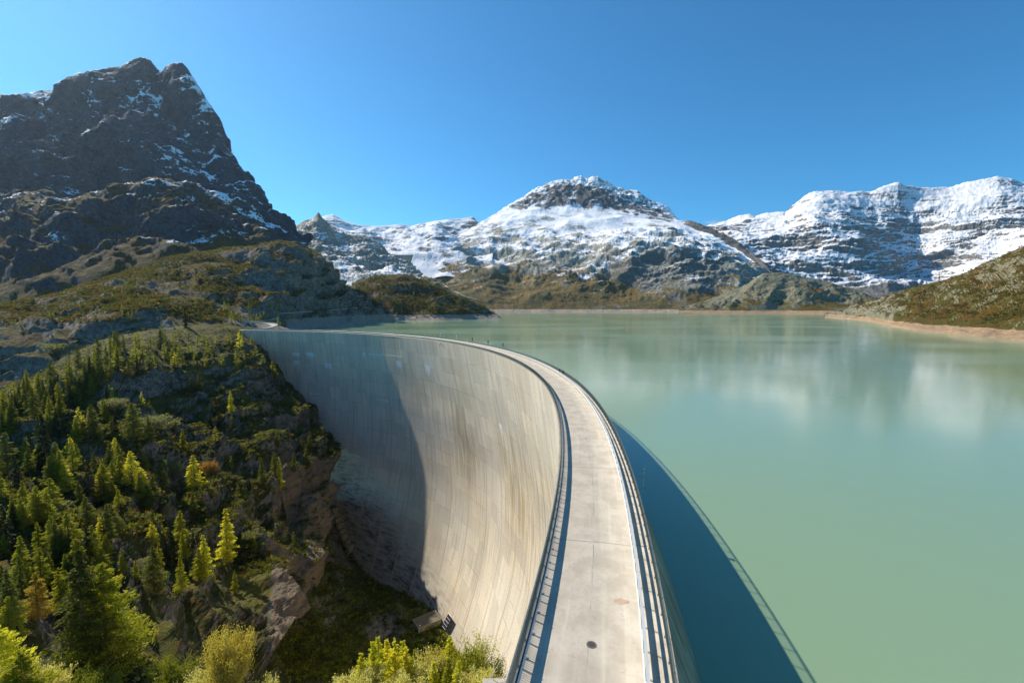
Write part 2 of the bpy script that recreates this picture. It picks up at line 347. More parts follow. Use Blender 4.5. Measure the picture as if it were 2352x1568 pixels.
def bare_w(hi=4., lo=-2.):
    return lambda S, N, rf, D: 1.-sstep(S[..., 2]+fbm(S, 20, 4, .6, 3)*3, lo, hi)
def bare_hill(S, N, rf, D):
    u, v = px_of(S[..., 0], S[..., 1], S[..., 2]); return (1-sstep(S[..., 2]+fbm(S, 20, 4, .6, 3)*4, 2, 9))*sstep(u, 630, 680)*.9
HI_O, HI_S, HI_N = loft('hillside', rows, 720, [8, 14, 36, 44, 36, 30, 6], d_hill, dict(snow=lambda S, N, rf, D: -.4+0*S[..., 2], veg=veg_hill, bare=bare_hill), m_hill,
     amp=[.05, .15, .22, .6, .9, .6, .16, .3])

# --- low wooded peninsula beyond the dam
L1 = [(770,700,1250),(800,662,1300),(820,646,1300),(850,636,1300),(880,630,1300),(920,629,1290),(950,636,1290),(980,646,1280),(1020,666,1270),(1050,681,1260),(1090,695,1260),(1110,705,1260),(1125,715,1260),(1150,733,1260)]
rows = [
 [(770,748,960),(830,742,980),(880,738,1010),(930,739,1050),(1000,739,1060),(1060,737,1100),(1110,735,1160),(1150,734,1200)],
 [(770,742,980),(830,736,1010),(880,730,1030),(930,730,1065),(1000,731,1080),(1060,730,1120),(1110,728,1180),(1150,733.5,1210)],
 [(770,730,1020),(830,712,1060),(880,706,1080),(930,708,1100),(1000,712,1120),(1060,718,1150),(1110,722,1200),(1150,733,1230)],
 [(770,715,1120),(830,675,1180),(880,660,1200),(930,662,1200),(1000,680,1210),(1060,702,1210),(1110,714,1230),(1150,733,1240)],
 L1, [(p, y+25, Y+120) for p, y, Y in L1]]
PE_O, PE_S, PE_N = loft('peninsula', rows, 420, [10, 22, 40, 34, 6], lambda P: (fbm(P, 90, 6, .52, 21, True)-.2)*24+fbm(P, 22, 4, .55, 22, True, (1, 1, .6))*5,
     dict(snow=lambda S, N, rf, D: -.5+0*S[..., 2], veg=lambda S, N, rf, D: .72+(N[..., 2]-.75)*1.2+fbm(S, 50, 4, .5, 4)*.6, bare=bare_w(5, -1)), m_hill, amp=[.1, .2, .6, .7, .16, .3])

# --- far snowy ridge behind the small dam
A1 = [(640,540,4300),(690,515,4300),(740,500,4300),(750,495,4300),(765,492,4300),(790,505,4300),(830,520,4300),(880,520,4300),(920,515,4300),(945,521,4300),(960,517,4300),(1000,510,4250),(1030,503,4200),(1060,502,4200),(1085,499,4200),(1093,508,4200),(1108,525,4200),(1130,560,4200)]
rows = [[(640,660,2900),(800,650,2950),(900,640,3050),(1000,640,3100),(1120,640,3100)],
 [(640,620,3100),(800,610,3200),(900,592,3330),(960,590,3350),(1130,605,3300)],
 [(640,580,3600),(760,550,3700),(830,560,3700),(880,578,3600),(930,560,3700),(1000,545,3750),(1130,585,3700)],
 [(640,558,4000),(740,520,4100),(800,530,4120),(880,535,4150),(940,537,4150),(1000,525,4100),(1090,520,4100),(1130,575,4000)],
 A1, [(p, y+15, Y+400) for p, y, Y in A1]]
rows = [[(p, y, 2800+(Y-2800)*1.7) for p, y, Y in r] for r in rows]
def d_far(P): return terr(P, 90, 33)*36+(fbm(P, 600, 6, .5, 31, True, (1, 1, .8))-.2)*110+fbm(P, 160, 5, .55, 32, True, (1.5, 1.5, .3))*28
loft('snow_ridge', rows, 420, [14, 28, 34, 26, 5], d_far, dict(snow=lambda S, N, rf, D: .46+(N[..., 2]-.6)*1.1+fbm(S, 300, 5, .6, 5)*.9, veg=rowf(-.5, -.5, -.5, -.5, -.5, -.5)), m_far, amp=[.2, .5, .8, .7, .12, .4])
# the dark pyramid and rough slopes in front of it
A2 = [(600,580,2500),(640,552,2500),(676,526,2500),(690,515,2500),(700,509,2500),(715,504,2500),(722,501,2490),(727,494,2480),(731,490,2480),(737,498,2480),(745,507,2490),(760,520,2500),(790,533,2520),(820,538,2540),(845,545,2560),(870,560,2580),(885,575,2600),(896,590,2620),(905,603,2640),(935,612,2650),(960,640,2600)]
rows = [[(600,720,1500),(800,690,1500),(880,660,1550),(960,680,1550)],
 [(600,680,1700),(760,640,1750),(850,648,1750),(900,640,1800),(960,660,1700)],
 [(600,640,1950),(700,600,2000),(780,600,2050),(850,625,2100),(900,618,2150),(960,650,2100)],
 [(600,600,2250),(680,560,2250),(730,545,2250),(790,570,2300),(850,590,2350),(890,603,2450),(930,618,2450),(960,645,2400)],
 A2, [(p, y+25, Y+250) for p, y, Y in A2]]
def d_pyr(P): return (fbm(P, 260, 6, .55, 41, True)-.2)*70+fbm(P, 60, 5, .55, 42, True)*20+terr(P, 60, 43)*18
loft('rocky_slope', rows, 380, [14, 28, 36, 40, 5], d_pyr, dict(snow=lambda S, N, rf, D: .22+(N[..., 2]-.55)*.7+fbm(S, 90, 4, .6, 5)*.9, veg=rowf(0.1, -.1, -.4, -.5, -.5, -.5)), m_mid, amp=[.2, .5, .7, .8, .10, .3], jag=(60, 9, 1))

# --- central mountain
C1 = [(900,650,3500),(930,622,3550),(960,600,3600),(1000,577,3700),(1050,548,3850),(1100,517,4000),(1130,500,4100),(1160,480,4250),(1200,455,4350),(1230,436,4400),(1260,422,4420),(1290,415,4440),(1312,416,4450),(1322,408,4450),(1335,404,4450),(1342,409,4450),(1350,412,4450),(1362,405,4440),(1372,405,4440),(1385,415,4430),(1398,418,4430),(1410,430,4420),(1440,438,4400),(1465,440,4380),(1480,455,4350),(1500,463,4320),(1530,474,4300),(1545,488,4280),(1554,504,4250),(1562,511,4200),(1580,509,3950),(1600,515,3850),(1640,529,3700),(1680,550,3500),(1720,578,3300),(1745,600,3150),(1762,620,3050),(1790,645,2950),(1850,690,2800)]
rows = [
 [(900,722,2560),(1000,722,2600),(1140,718.5,2640),(1300,718.5,2640),(1500,718.5,2620),(1700,719,2550),(1850,720,2500)],
 [(900,716,2600),(1000,712,2640),(1140,711,2680),(1300,712,2680),(1500,712,2670),(1700,712,2610),(1850,714,2540)],
 [(900,690,2800),(1000,680,2850),(1140,690,2800),(1300,685,2820),(1400,692,2800),(1500,690,2800),(1600,680,2780),(1700,690,2740),(1850,705,2640)],
 [(900,675,2950),(980,655,3000),(1100,650,3050),(1200,655,3050),(1300,640,3050),(1400,655,2980),(1480,640,2930),(1560,620,2930),(1640,640,2900),(1720,665,2850),(1850,700,2700)],
 [(900,662,3150),(960,620,3250),(1050,595,3350),(1150,600,3350),(1250,585,3350),(1350,575,3300),(1420,565,3150),(1480,575,3080),(1560,570,3080),(1620,590,3060),(1700,625,3000),(1780,660,2900),(1850,698,2730)],
 [(900,655,3300),(960,608,3400),(1050,570,3550),(1150,545,3650),(1250,540,3650),(1350,540,3600),(1450,535,3550),(1540,540,3450),(1620,565,3300),(1700,605,3150),(1760,635,3030),(1850,695,2750)],
 [(900,652,3400),(960,602,3500),(1050,555,3700),(1150,505,3950),(1220,482,4050),(1290,475,4100),(1370,478,4080),(1430,492,4020),(1500,505,3950),(1560,520,3800),(1620,545,3500),(1700,590,3280),(1760,628,3080),(1850,693,2780)],
 [(900,651,3460),(960,601,3560),(1050,550,3800),(1150,492,4130),(1210,460,4280),(1270,436,4330),(1330,432,4330),(1400,450,4280),(1460,468,4220),(1520,490,4150),(1565,514,3960),(1620,532,3650),(1700,572,3350),(1757,619,3090),(1850,691,2790)],
 C1, [(p, y+22, Y+350) for p, y, Y in C1]]
deeper = lambda rows, k=1.7: [[(p, y, Y if Y < 2800 else 2800+(Y-2800)*k) for p, y, Y in r] for r in rows]
rows = deeper(rows)
def d_mid(P):
    z = P[..., 2]; fl = sstep(z, 1060, 1140)*sstep(z, 1560, 1380); sm = 1-.85*sstep(z, 640, 800)*sstep(z, 1120, 1060)*sstep(P[..., 0]/P[..., 1], -.02, .03)
    return (fbm(P, 420, 6, .47, 51, True, (1, 1, .8))-.2)*92*sm+(fbm(P, 420, 2, .4, 51, True, (1, 1, .8))-.2)*70*(1-sm)+fbm(P, 110, 5, .55, 52, True, (1.2, 1.2, .5))*17*sm+terr(P, 105, 53)*24*(1-fl)*sm+fl*fbm(P, 120, 4, .5, 54, True, (1, 1, 6.))*85+fbm(P, 45, 3, .6, 55, True)*8*sm
def cliff_band(rf, u): q = np.stack([u/30., u*0, u*0], -1); rf = rf+.55*fbm(q, 1., 5, .6, 27); return sstep(rf, 5.95, 6.12)*sstep(rf, 7.3, 7.05)*sstep(u, 1130, 1220)*sstep(u, 1560, 1520)
def cliff_mid(S, N, rf, D):
    u, v = px_of(S[..., 0], S[..., 1], S[..., 2])
    low = sstep(u, 1370, 1420)*sstep(u, 1700, 1640)*sstep(v, 560, 590)*sstep(v, 700, 670)*sstep(N[..., 2], .8, .6)
    return np.clip(cliff_band(rf, u)+sstep(u, 1560, 1590)*sstep(rf, 6.3, 6.7)+.8*low, 0, 1)
def snow_mid(S, N, rf, D):
    u, v = px_of(S[..., 0], S[..., 1], S[..., 2]); n = fbm(S, 260, 5, .55, 5)
    base = np.interp(v, [400, 470, 496, 515, 545, 575, 600, 650, 700], [.46, .56, .62, .47, .37, .29, .18, -.06, -.45])
    cliff = cliff_band(rf, u)   # bare cliff band below the summit
    strip = sstep(u, 1560, 1590)*sstep(rf, 6.3, 6.7)                        # dark rib running down to the right
    d = .42*sstep(np.abs(rf-5.9), .9, .3)*sstep(u, 1520, 1600)
    return base+(N[..., 2]-.5)*.6+n*.55+fbm(S, 70, 4, .6, 15, False, (2, 2, .8))*.85-.62*cliff+.42*cliff*fbm(S, 80, 4, .6, 29, True, (1, 1, 4.))-1.0*strip+d-.2*sstep(rf, 7.1, 7.5)+.9*fbm(S, 60, 3, .6, 19, True, (1, 1, 4))*sstep(rf, 7, 7.4)-.25*sstep(rf, 7, 7.4)
def veg_mid(S, N, rf, D):
    u, v = px_of(S[..., 0], S[..., 1], S[..., 2])
    return -.15+(N[..., 2]-.55)*1.2+sstep(v, 560, 660)*.62+fbm(S, 220, 5, .55, 4)*.9-.35*sstep(u,1380,1480)*sstep(v, 700,660)-.8*sstep(v, 560, 530)
loft('mountain', rows, 860, [6, 22, 34, 34, 24, 30, 24, 24, 5], d_mid, dict(snow=snow_mid, veg=veg_mid, bare=bare_w(12, 4), cliff=cliff_mid), m_mid, amp=[.03, .1, .45, .8, .85, .6, .35, .3, .07, .3], jag=(110, 24, .25))

# --- right snowy massif
R1 = [(1540,540,5600),(1600,525,5600),(1640,520,5550),(1680,505,5500),(1700,497,5500),(1720,495,5500),(1735,500,5500),(1760,492,5500),(1790,488,5480),(1806,490,5460),(1820,475,5440),(1850,450,5400),(1870,442,5400),(1900,440,5400),(1950,441,5400),(1975,440,5400),(2000,441,5400),(2020,432,5400),(2050,422,5400),(2062,419,5400),(2080,427,5400),(2120,432,5400),(2180,430,5400),(2220,420,5350),(2260,412,5300),(2290,407,5300),(2320,411,5300),(2345,421,5280),(2400,430,5200),(2500,410,5100),(2700,430,5000)]
rows = [
 [(1540,712,3300),(1800,708,3300),(2000,706,3350),(2110,700,3500),(2200,706,3300),(2400,706,3200),(2700,706,3100)],
 [(1540,640,3900),(1700,640,3900),(1850,655,3800),(1950,665,3700),(2050,668,3700),(2110,655,3950),(2160,660,3800),(2250,640,3700),(2400,600,3600),(2700,590,3500)],
 [(1540,590,4300),(1700,580,4300),(1800,590,4250),(1900,575,4230),(1960,565,4250),(2010,600,4150),(2060,635,4300),(2110,645,4350),(2160,630,4400),(2250,600,4250),(2400,560,4100),(2700,550,4000)],
 [(1540,560,4900),(1700,545,4850),(1800,535,4700),(1880,520,4600),(1930,508,4620),(1970,530,4650),(2010,570,4680),(2060,590,4700),(2110,597,4700),(2160,585,4650),(2250,555,4700),(2400,520,4600),(2700,510,4500)],
 [(1540,548,5300),(1700,520,5300),(1800,510,5200),(1880,490,5100),(1940,495,5100),(2010,520,5150),(2100,530,5200),(2200,500,5100),(2300,480,5000),(2400,480,4900),(2700,470,4800)],
 [(p, y, Y+420) for p, y, Y in R1], [(p, y+18, Y+1000) for p, y, Y in R1]]
def d_right(P): return (fbm(P, 800, 6, .5, 61, True, (1, 1, .8))-.2)*125+fbm(P, 190, 6, .58, 62, True, (2.2, 2.2, .22))*40+terr(P, 80, 63, 2.2, 5)*14+fbm(P, 70, 3, .6, 64, True)*14
def snow_far(S, N, rf, D):
    u, v = px_of(S[..., 0], S[..., 1], S[..., 2]); z = S[..., 2]
    bands = np.sin(z/36.+S[..., 0]/400+2.2*fbm(S, 800, 3, .5, 8))*.10
    return np.interp(v, [420, 560, 620, 650, 690], [.47, .49, .40, .24, -.1])+(N[..., 2]-.6)*1.1+fbm(S, 300, 5, .6, 5, False, (2, 2, .6))*.55+bands
loft('snow_massif', rows, 760, [14, 36, 40, 40, 36, 5], d_right, dict(snow=snow_far, veg=lambda S, N, rf, D: .1+sstep(rf, 1.2, 0)*.3+fbm(S, 200, 4, .5, 3)*.4), m_far, amp=[.2, .6, .8, .8, .6, .09, .3], jag=(150, 22, .3))

# --- rounded rock domes by the far shore
D1 = [(1560,712,2350),(1600,695,2350),(1650,680,2350),(1700,660,2350),(1735,640,2340),(1752,629,2340),(1780,626,2330),(1800,625,2330),(1830,628,2320),(1855,640,2310),(1880,643,2300),(1910,650,2280),(1950,660,2260),(1980,668,2250),(2000,684,2200),(2060,690,2150),(2120,700,2100),(2180,716,2050)]
rows = [[(1560,719.5,2220),(1700,721,2130),(1800,722,2080),(1900,723,1980),(2060,726,1850),(2180,730,1750)],
 [(1560,715,2250),(1700,714,2160),(1800,714,2110),(1900,716,2020),(2060,718,1880),(2180,724,1780)],
 [(1560,712,2300),(1700,695,2230),(1740,680,2210),(1800,685,2180),(1850,672,2170),(1900,685,2150),(1960,692,2130),(2060,705,2000),(2180,720,1900)],
 D1, [(p, y+20, Y+150) for p, y, Y in D1]]
loft('rock_domes', rows, 420, [8, 30, 40, 6], lambda P: (fbm(P, 130, 6, .5, 71, True)-.2)*46+fbm(P, 30, 4, .55, 72, True, (1, 1, .7))*7+terr(P, 45, 73)*18,
     dict(snow=lambda S, N, rf, D: -.5+0*S[..., 2], veg=lambda S, N, rf, D: .28+(N[..., 2]-.6)*1.1+fbm(S, 90, 4, .5, 4)*.8-.3*sstep(rf, 1.5, 2.5), bare=bare_w(8, 1)), m_right, amp=[.03, .12, .7, .14, .3])

# --- hillside on the right shore
H1 = [(1895,727,1500),(1925,718,1500),(1950,712,1490),(1980,706,1480),(2000,695,1450),(2030,685,1400),(2060,672,1350),(2100,660,1250),(2130,655,1200),(2180,641,1100),(2210,632,1050),(2250,610,1000),(2300,590,950),(2352,564,900),(2450,515,850),(2700,410,800)]
def wy(p): return float(np.interp(p, [1895, 1950, 2000, 2040, 2100, 2200, 2352, 2500, 2700], [728.5, 733.5, 738, 748, 758, 768, 782, 800, 830]))
def wY(p, dy=0): y = wy(p)+dy-CYV; return (CAMH-WATER)*(FV*CP-y*SP)/(FV*SP+y*CP)
PX = [1895, 1930, 1960, 2000, 2035, 2050, 2100, 2150, 2200, 2280, 2352, 2450, 2550, 2700]
rows = [[(p, wy(p)+2+p*.001, wY(p)*.985) for p in PX],
 [(p, wy(p)-.5-.011*(p-1895), wY(p)*1.01) for p in PX],
 [(p, wy(p)-1-.034*(p-1895), wY(p)*1.06) for p in PX],
 [(1895,727.8,1440),(1950,722,1300),(2000,712,1150),(2050,708,950),(2100,700,850),(2150,700,780),(2200,695,720),(2280,690,640),(2352,690,560),(2450,690,500),(2700,680,440)],
 [(1895,727.4,1480),(1950,716,1400),(2000,702,1300),(2050,690,1150),(2100,676,1050),(2150,672,980),(2200,660,900),(2280,645,820),(2352,625,740),(2450,600,680),(2700,540,600)],
 H1, [(p, y+18, Y+100) for p, y, Y in H1]]
RH_O, RH_S, RH_N = loft('shore_hillside', rows, 620, [6, 14, 40, 40, 40, 6], lambda P: (fbm(P, 90, 6, .52, 81, True)-.2)*22+fbm(P, 20, 5, .58, 82, True, (1, 1, .6))*6+terr(P, 24, 83)*9,
     dict(snow=lambda S, N, rf, D: -.5+0*S[..., 2], veg=lambda S, N, rf, D: .70+(N[..., 2]-.75)*1.5+fbm(S, 50, 4, .5, 4)*.9-.45*sstep(S[..., 0]/S[..., 1], .90, .78), bare=lambda S, N, rf, D: 1.-sstep(S[..., 2]+fbm(S, 20, 4, .6, 3)*3.5, -4.5, -1.)), m_right,
     amp=[.06, .16, .3, .7, .8, .14, .3])

# --- wooded spur in front of the left end of the dam, and the gorge behind it
rows = [
 [(-300,1700,60),(0,1640,70),(200,1620,82),(400,1640,95),(500,1640,105),(560,1620,112),(600,1600,118)],
 [(-300,1560,72),(0,1470,88),(150,1420,100),(300,1400,118),(450,1440,132),(550,1470,142),(610,1480,150),(640,1476,160)],
 [(-300,1430,98),(0,1310,120),(150,1270,138),(300,1255,160),(450,1280,175),(560,1320,185),(640,1350,195),(690,1370,208),(712,1372,216)],
 [(-300,1310,130),(0,1190,152),(150,1140,172),(300,1110,200),(450,1120,225),(560,1130,240),(640,1140,255),(690,1150,268),(728,1160,284),(746,1160,297)],
 [(-300,1190,165),(0,1080,190),(150,1020,212),(300,1000,240),(420,1010,262),(500,1000,285),(580,985,300),(650,990,318),(700,1010,335),(730,1020,350),(760,1030,366)],
 [(-300,1100,200),(0,990,228),(120,930,245),(220,880,262),(300,865,285),(360,850,300),(420,842,312),(500,840,325),(570,842,340),(620,860,362),(650,870,384),(690,880,398)],
 [(-300,1030,230),(0,940,255),(100,880,275),(200,830,300),(300,800,325),(400,790,342),(480,788,355),(540,790,366),(580,800,383),(600,806,398),(640,815,410)],
 [(-300,990,260),(0,905,280),(80,870,300),(150,825,322),(230,785,345),(330,766,365),(420,752,380),(500,748,392),(545,756,400),(566,775,408),(600,790,420)],
 [(-300,1010,300),(0,930,310),(80,895,325),(150,850,345),(230,805,370),(330,782,390),(420,768,405),(500,764,418),(600,765,430)]]
def d_spur(P):
    a = (fbm(P, 62, 6, .52, 91, True, (1, 1, .9))-.2)*20
    b = fbm(P, 15, 5, .58, 92, True, (1.2, 1.2, .6))*4.5
    return a+b+terr(P, 17, 93)*7.5+fbm(P, 5, 3, .6, 94, True)*1.2
def veg_spur(S, N, rf, D): return .60+(N[..., 2]-.6)*1.3+fbm(S, 24, 4, .5, 4)*.75-.9*sstep(rf, 3.3, 2.6)*sstep(px_of(S[..., 0], S[..., 1], S[..., 2])[0], 585, 650)
SP_O, SP_S, SP_N = loft('wooded_spur', rows, 640, [30, 46, 50, 50, 46, 34, 30, 6], d_spur, dict(snow=lambda S, N, rf, D: -.6+0*S[..., 2], veg=veg_spur, bare=lambda S, N, rf, D: -.5+1.3*sstep(rf, 3.8, 3.2)*sstep(px_of(S[..., 0], S[..., 1], S[..., 2])[0], 590, 640)), m_spur,
     amp=[.6, .7, .8, .9, .95, .5, .3, .12, .4])
# gorge floor at the foot of the dam
rows = [
 [(420,1900,95),(700,1900,110),(900,1850,130),(1150,1800,150)],
 [(480,1640,140),(700,1620,170),(850,1560,205),(960,1540,215),(1150,1560,212)],
 [(560,1480,175),(680,1470,215),(800,1450,240),(900,1460,245),(960,1466,243),(1040,1486,234),(1140,1540,214)],
 [(620,1380,200),(700,1370,245),(800,1370,272),(880,1385,278),(950,1400,272),(1000,1425,256),(1035,1470,238),(1130,1530,216)],
 [(660,1230,240),(740,1210,318),(790,1255,338),(840,1312,325),(890,1338,306),(950,1368,285),(990,1400,269),(1015,1440,254),(1040,1480,238),(1120,1520,220)],
 [(680,1180,270),(750,1140,352),(780,1190,350),(805,1235,342),(850,1300,328),(900,1325,310),(955,1355,290),(1000,1390,275),(1028,1432,258),(1060,1475,242),(1120,1510,226)]]
def d_gorge(P): return (fbm(P, 34, 5, .52, 95, True)-.2)*7+fbm(P, 9, 4, .55, 96, True)*2
GO_O, GO_S, GO_N = loft('gorge_floor', rows, 300, [10, 30, 40, 40, 16], d_gorge, dict(snow=lambda S, N, rf, D: -.6+0*S[..., 2], veg=lambda S, N, rf, D: .62+(N[..., 2]-.7)*1.+fbm(S, 22, 4, .5, 4)*1.1-.8*np.exp(-((px_of(S[..., 0], S[..., 1], S[..., 2])[0]-885)/50)**2-((px_of(S[..., 0], S[..., 1], S[..., 2])[1]-1448)/45)**2), bare=lambda S, N, rf, D: -.5+0*S[..., 2]), terrain_mat('gorge_ground', 14, (.2, .19, .16), (.34, .30, .25), (.07, .095, .02), (.12, .14, .03), (.045, .06, .015), bump=1.), amp=[.3, .6, .7, .6, .3, .1])
# near bank below the camera
rows = [
 [(-600,3200,20),(0,3200,20),(600,3200,20),(1000,3200,20),(1300,3200,20)],
 [(-600,1900,42),(0,1850,44),(350,1820,45),(600,1860,44),(800,1960,40),(1000,1990,38),(1120,2000,36),(1250,2000,34)],
 [(-600,1560,58),(0,1520,58),(150,1520,60),(350,1502,64),(480,1560,64),(560,1600,62),(700,1680,56),(850,1740,50),(1000,1760,46),(1120,1700,43),(1200,1740,42)],
 [(-600,1900,68),(0,1900,68),(350,1850,74),(600,1900,72),(850,2000,60),(1000,2000,56),(1120,1950,52),(1200,1950,50)],
 [(-600,2300,80),(0,2300,80),(350,2300,86),(600,2300,84),(850,2400,70),(1000,2400,66),(1200,2400,60)]]
NB_O, NB_S, NB_N = loft('near_bank', rows, 260, [30, 40, 16, 10], lambda P: (fbm(P, 14, 5, .55, 97, True)-.2)*3.2, dict(snow=lambda S, N, rf, D: -.6+0*S[..., 2], veg=lambda S, N, rf, D: .62+(N[..., 2]-.7)*1.+fbm(S, 8, 4, .5, 4)*.8, bare=lambda S, N, rf, D: -.5+0*S[..., 2]), m_spur, amp=[.3, .8, .6, .6, .3])
# valley ground below everything
me = np_mesh('ground', [(-8500, -1500, -240), (8500, -1500, -240), (8500, 9000, -240), (-8500, 9000, -240)], [(0, 1, 2, 3)])
set_attr(me, 'veg', [.6]*4); set_attr(me, 'snow', [-.5]*4); set_attr(me, 'bare', [-.5]*4)
tag(link('ground', me, m_spur), kind='structure')
# ---------------------------------------------------------------- lake
t = NT('lake_water'); g = t.n('ShaderNodeNewGeometry'); P = g.outputs['Position']
n1 = t.noise(P, .9, 4, .6, .2, stretch=(1, .5, 1)); n2 = t.noise(P, .012, 3, .5, stretch=(.35, 1, 1))
calm = t.ramp(n2, .42, .6)
c = t.mix(t.noise(P, .004, 3, .5), (.20, .305, .175), (.23, .33, .20))
h = t.bump(n1, t.math('MULTIPLY_ADD', calm, .03, .02), .2)
m_water = t.surf(t.bsdf(c, t.math('MULTIPLY_ADD', calm, .05, .105), h, .5))
aa = np.radians(np.linspace(-75, 100, 200)); rr = DR+np.concatenate([[11.8, 16, 30], np.geomspace(60, 7000, 50)])
V = np.array([[DC[0]+r*math.cos(a), DC[1]+r*math.sin(a), WATER-(50 if a > R(78.) and r < 430 else 0)] for r in rr for a in aa])
lake = link('lake', np_mesh('lake', V, grid_faces(len(aa), len(rr))[:, ::-1]), m_water); lake['kind'] = 'structure'

# ---------------------------------------------------------------- dam
t = NT('dam_concrete')
uv = t.n('ShaderNodeUVMap', uv_map='dam').outputs[0]; sep = t.n('ShaderNodeSeparateXYZ'); t.l(uv, sep.inputs[0]); U, D_ = sep.outputs[0], sep.outputs[1]
P = uv
st1 = t.noise(P, 1., 5, .6, stretch=(.55, .035, 1)); st2 = t.noise(P, 1., 5, .65, stretch=(1.9, .05, 1)); big = t.noise(P, .022, 3, .5); fine = t.noise(P, 1.2, 6, .7)
c = t.mix(t.ramp(big, .35, .65), (.68, .615, .505), (.72, .615, .46))
c = t.mix(t.ramp(st1, .48, .70, 0, .45), c, (.28, .255, .205)); c = t.mix(t.ramp(st2, .53, .75, 0, .45), c, (.70, .66, .58)); c = t.mix(t.ramp(st2, .47, .3, 0, .3), c, (.2, .185, .15))
oc = t.math('MULTIPLY', t.attr('ochre'), t.ramp(st1, .35, .6)); c = t.mix(oc, c, (.36, .26, .12))
# poured blocks: each lift and block its own shade
def saw(x, per, off=0): return t.math('FRACT', t.math('DIVIDE', t.math('ADD', x, off), per))
blk = t.n('ShaderNodeCombineXYZ'); t.l(t.math('FLOOR', t.math('DIVIDE', t.math('ADD', U, 1000-1.6), 11.15)), blk.inputs[0]); t.l(t.math('FLOOR', t.math('DIVIDE', D_, 9.)), blk.inputs[1])
wn_ = t.n('ShaderNodeTexWhiteNoise', noise_dimensions='2D'); t.l(blk.outputs[0], wn_.inputs[0])
c = t.mix(t.math('MULTIPLY', wn_.outputs[0], .35), c, (.33, .31, .265))
lift = saw(D_, 1.5); le = t.ramp(t.math('ABSOLUTE', t.math('SUBTRACT', lift, .5)), .46, .5); c = t.mix(t.math('MULTIPLY', le, t.ramp(t.noise(P, .25, 4, .7), .4, .62, 0.05, .5)), c, (.22, .2, .17))
lift = saw(D_, 9.); le9 = t.ramp(t.math('ABSOLUTE', t.math('SUBTRACT', lift, .5)), .47, .495); c = t.mix(t.math('MULTIPLY', le9, t.ramp(t.noise(P, .06, 3, .6), .45, .65, .0, .55)), c, (.2, .18, .15))
# damp dark staining and lime streaks
hz = t.noise(P, 1., 5, .65, stretch=(.10, .55, 1)); c_d = t.mix(t.ramp(hz, .38, .58, 0, .85), (.12, .11, .10), (.40, .37, .335))
c = t.mix(t.math('MULTIPLY', t.attr('stain'), t.ramp(t.noise(P, .12, 4, .6), .25, .6, .45, 1.)), c, c_d)
# vertical joints
wob = t.math('MULTIPLY', t.math('SUBTRACT', t.noise(P, .3, 3, .6), .5), .5); U2 = t.math('ADD', t.math('ADD', U, 1000.), wob)
j = saw(U2, 22.3, -7.05); jd = t.math('ABSOLUTE', t.math('SUBTRACT', j, .5)); deep = t.ramp(D_, 30., 110.)
jm = t.ramp(jd, .486, .497); jw = t.ramp(jd, .462, .485)
c = t.mix(t.math('MULTIPLY', jw, t.math('MULTIPLY', deep, .9)), c, (.62, .50, .37))
rust = t.math('MULTIPLY', t.ramp(jd, .478, .492), t.attr('rust')); c = t.mix(rust, c, (.30, .16, .06))
c = t.mix(t.math('MULTIPLY', jm, .6), c, (.17, .15, .12))
j2 = saw(U2, 22.3, -7.05+11.15); jm2 = t.ramp(t.math('ABSOLUTE', t.math('SUBTRACT', j2, .5)), .487, .498); c = t.mix(t.math('MULTIPLY', jm2, t.ramp(D_, 110., 20., .05, .35)), c, (.15, .135, .11))
ws_ = t.noise(P, 1., 3, .6, stretch=(1.7, .06, 1)); c = t.mix(t.ramp(t.math('ADD', t.attr('lime'), t.math('MULTIPLY', t.math('SUBTRACT', ws_, .5), 1.6)), .5, .75), c, (.72, .73, .74))
fs = t.n('ShaderNodeVectorMath', operation='SCALE'); t.l(c, fs.inputs[0]); t.l(t.ramp(fine, .25, .75, .84, 1.1), fs.inputs['Scale']); c = fs.outputs[0]
hh = t.math('SUBTRACT', t.math('MULTIPLY', fine, .3), t.math('ADD', t.math('MULTIPLY', jm, 1.), t.math('MULTIPLY', le, .15)))
rgh = t.math('MULTIPLY', t.attr('rough'), t.noise(P, 1.1, 4, .7, stretch=(.8, 1.6, 1)))
nrm = t.bump(t.math('ADD', hh, t.math('MULTIPLY', rgh, 3.5)), .55, .18)
m_dam = t.surf(t.bsdf(c, .9, nrm, .2))
# deck concrete
t = NT('deck_concrete'); uv = t.n('ShaderNodeUVMap', uv_map='dam').outputs[0]; sep = t.n('ShaderNodeSeparateXYZ'); t.l(uv, sep.inputs[0]); U, D_ = sep.outputs[0], sep.outputs[1]; P = uv
f = t.noise(P, 3.5, 8, .72); m = t.noise(P, .45, 5, .6); sp = t.noise(P, 1.5, 5, .75, .4)
c = t.mix(t.ramp(m, .35, .65), (.41, .36, .285), (.51, .455, .37)); c = t.mix(t.ramp(f, .5, .7, 0, .6), c, (.33, .30, .25)); c = t.mix(t.ramp(sp, .62, .74, 0, .8), c, (.16, .14, .12))
c = t.mix(t.ramp(t.noise(P, 1., 4, .6, stretch=(.06, 1.3, 1)), .5, .68, 0, .35), c, (.62, .55, .45))
c = t.mix(t.math('MULTIPLY', t.ramp(D_, 7.7, 8.), t.ramp(t.noise(P, .6, 5, .7), .45, .7, 0, .6)), c, (.24, .21, .17))
wob = t.math('MULTIPLY', t.math('SUBTRACT', t.noise(P, .9, 5, .7), .5), .35); U2 = t.math('ADD', t.math('ADD', U, 1000.), wob)
j = t.math('ABSOLUTE', t.math('SUBTRACT', t.math('FRACT', t.math('DIVIDE', t.math('ADD', U2, -8.0), 18.)), .5)); jm = t.ramp(j, .4965, .4988)
w2 = t.math('MULTIPLY', t.math('SUBTRACT', t.noise(P, .5, 6, .75), .5), .5)
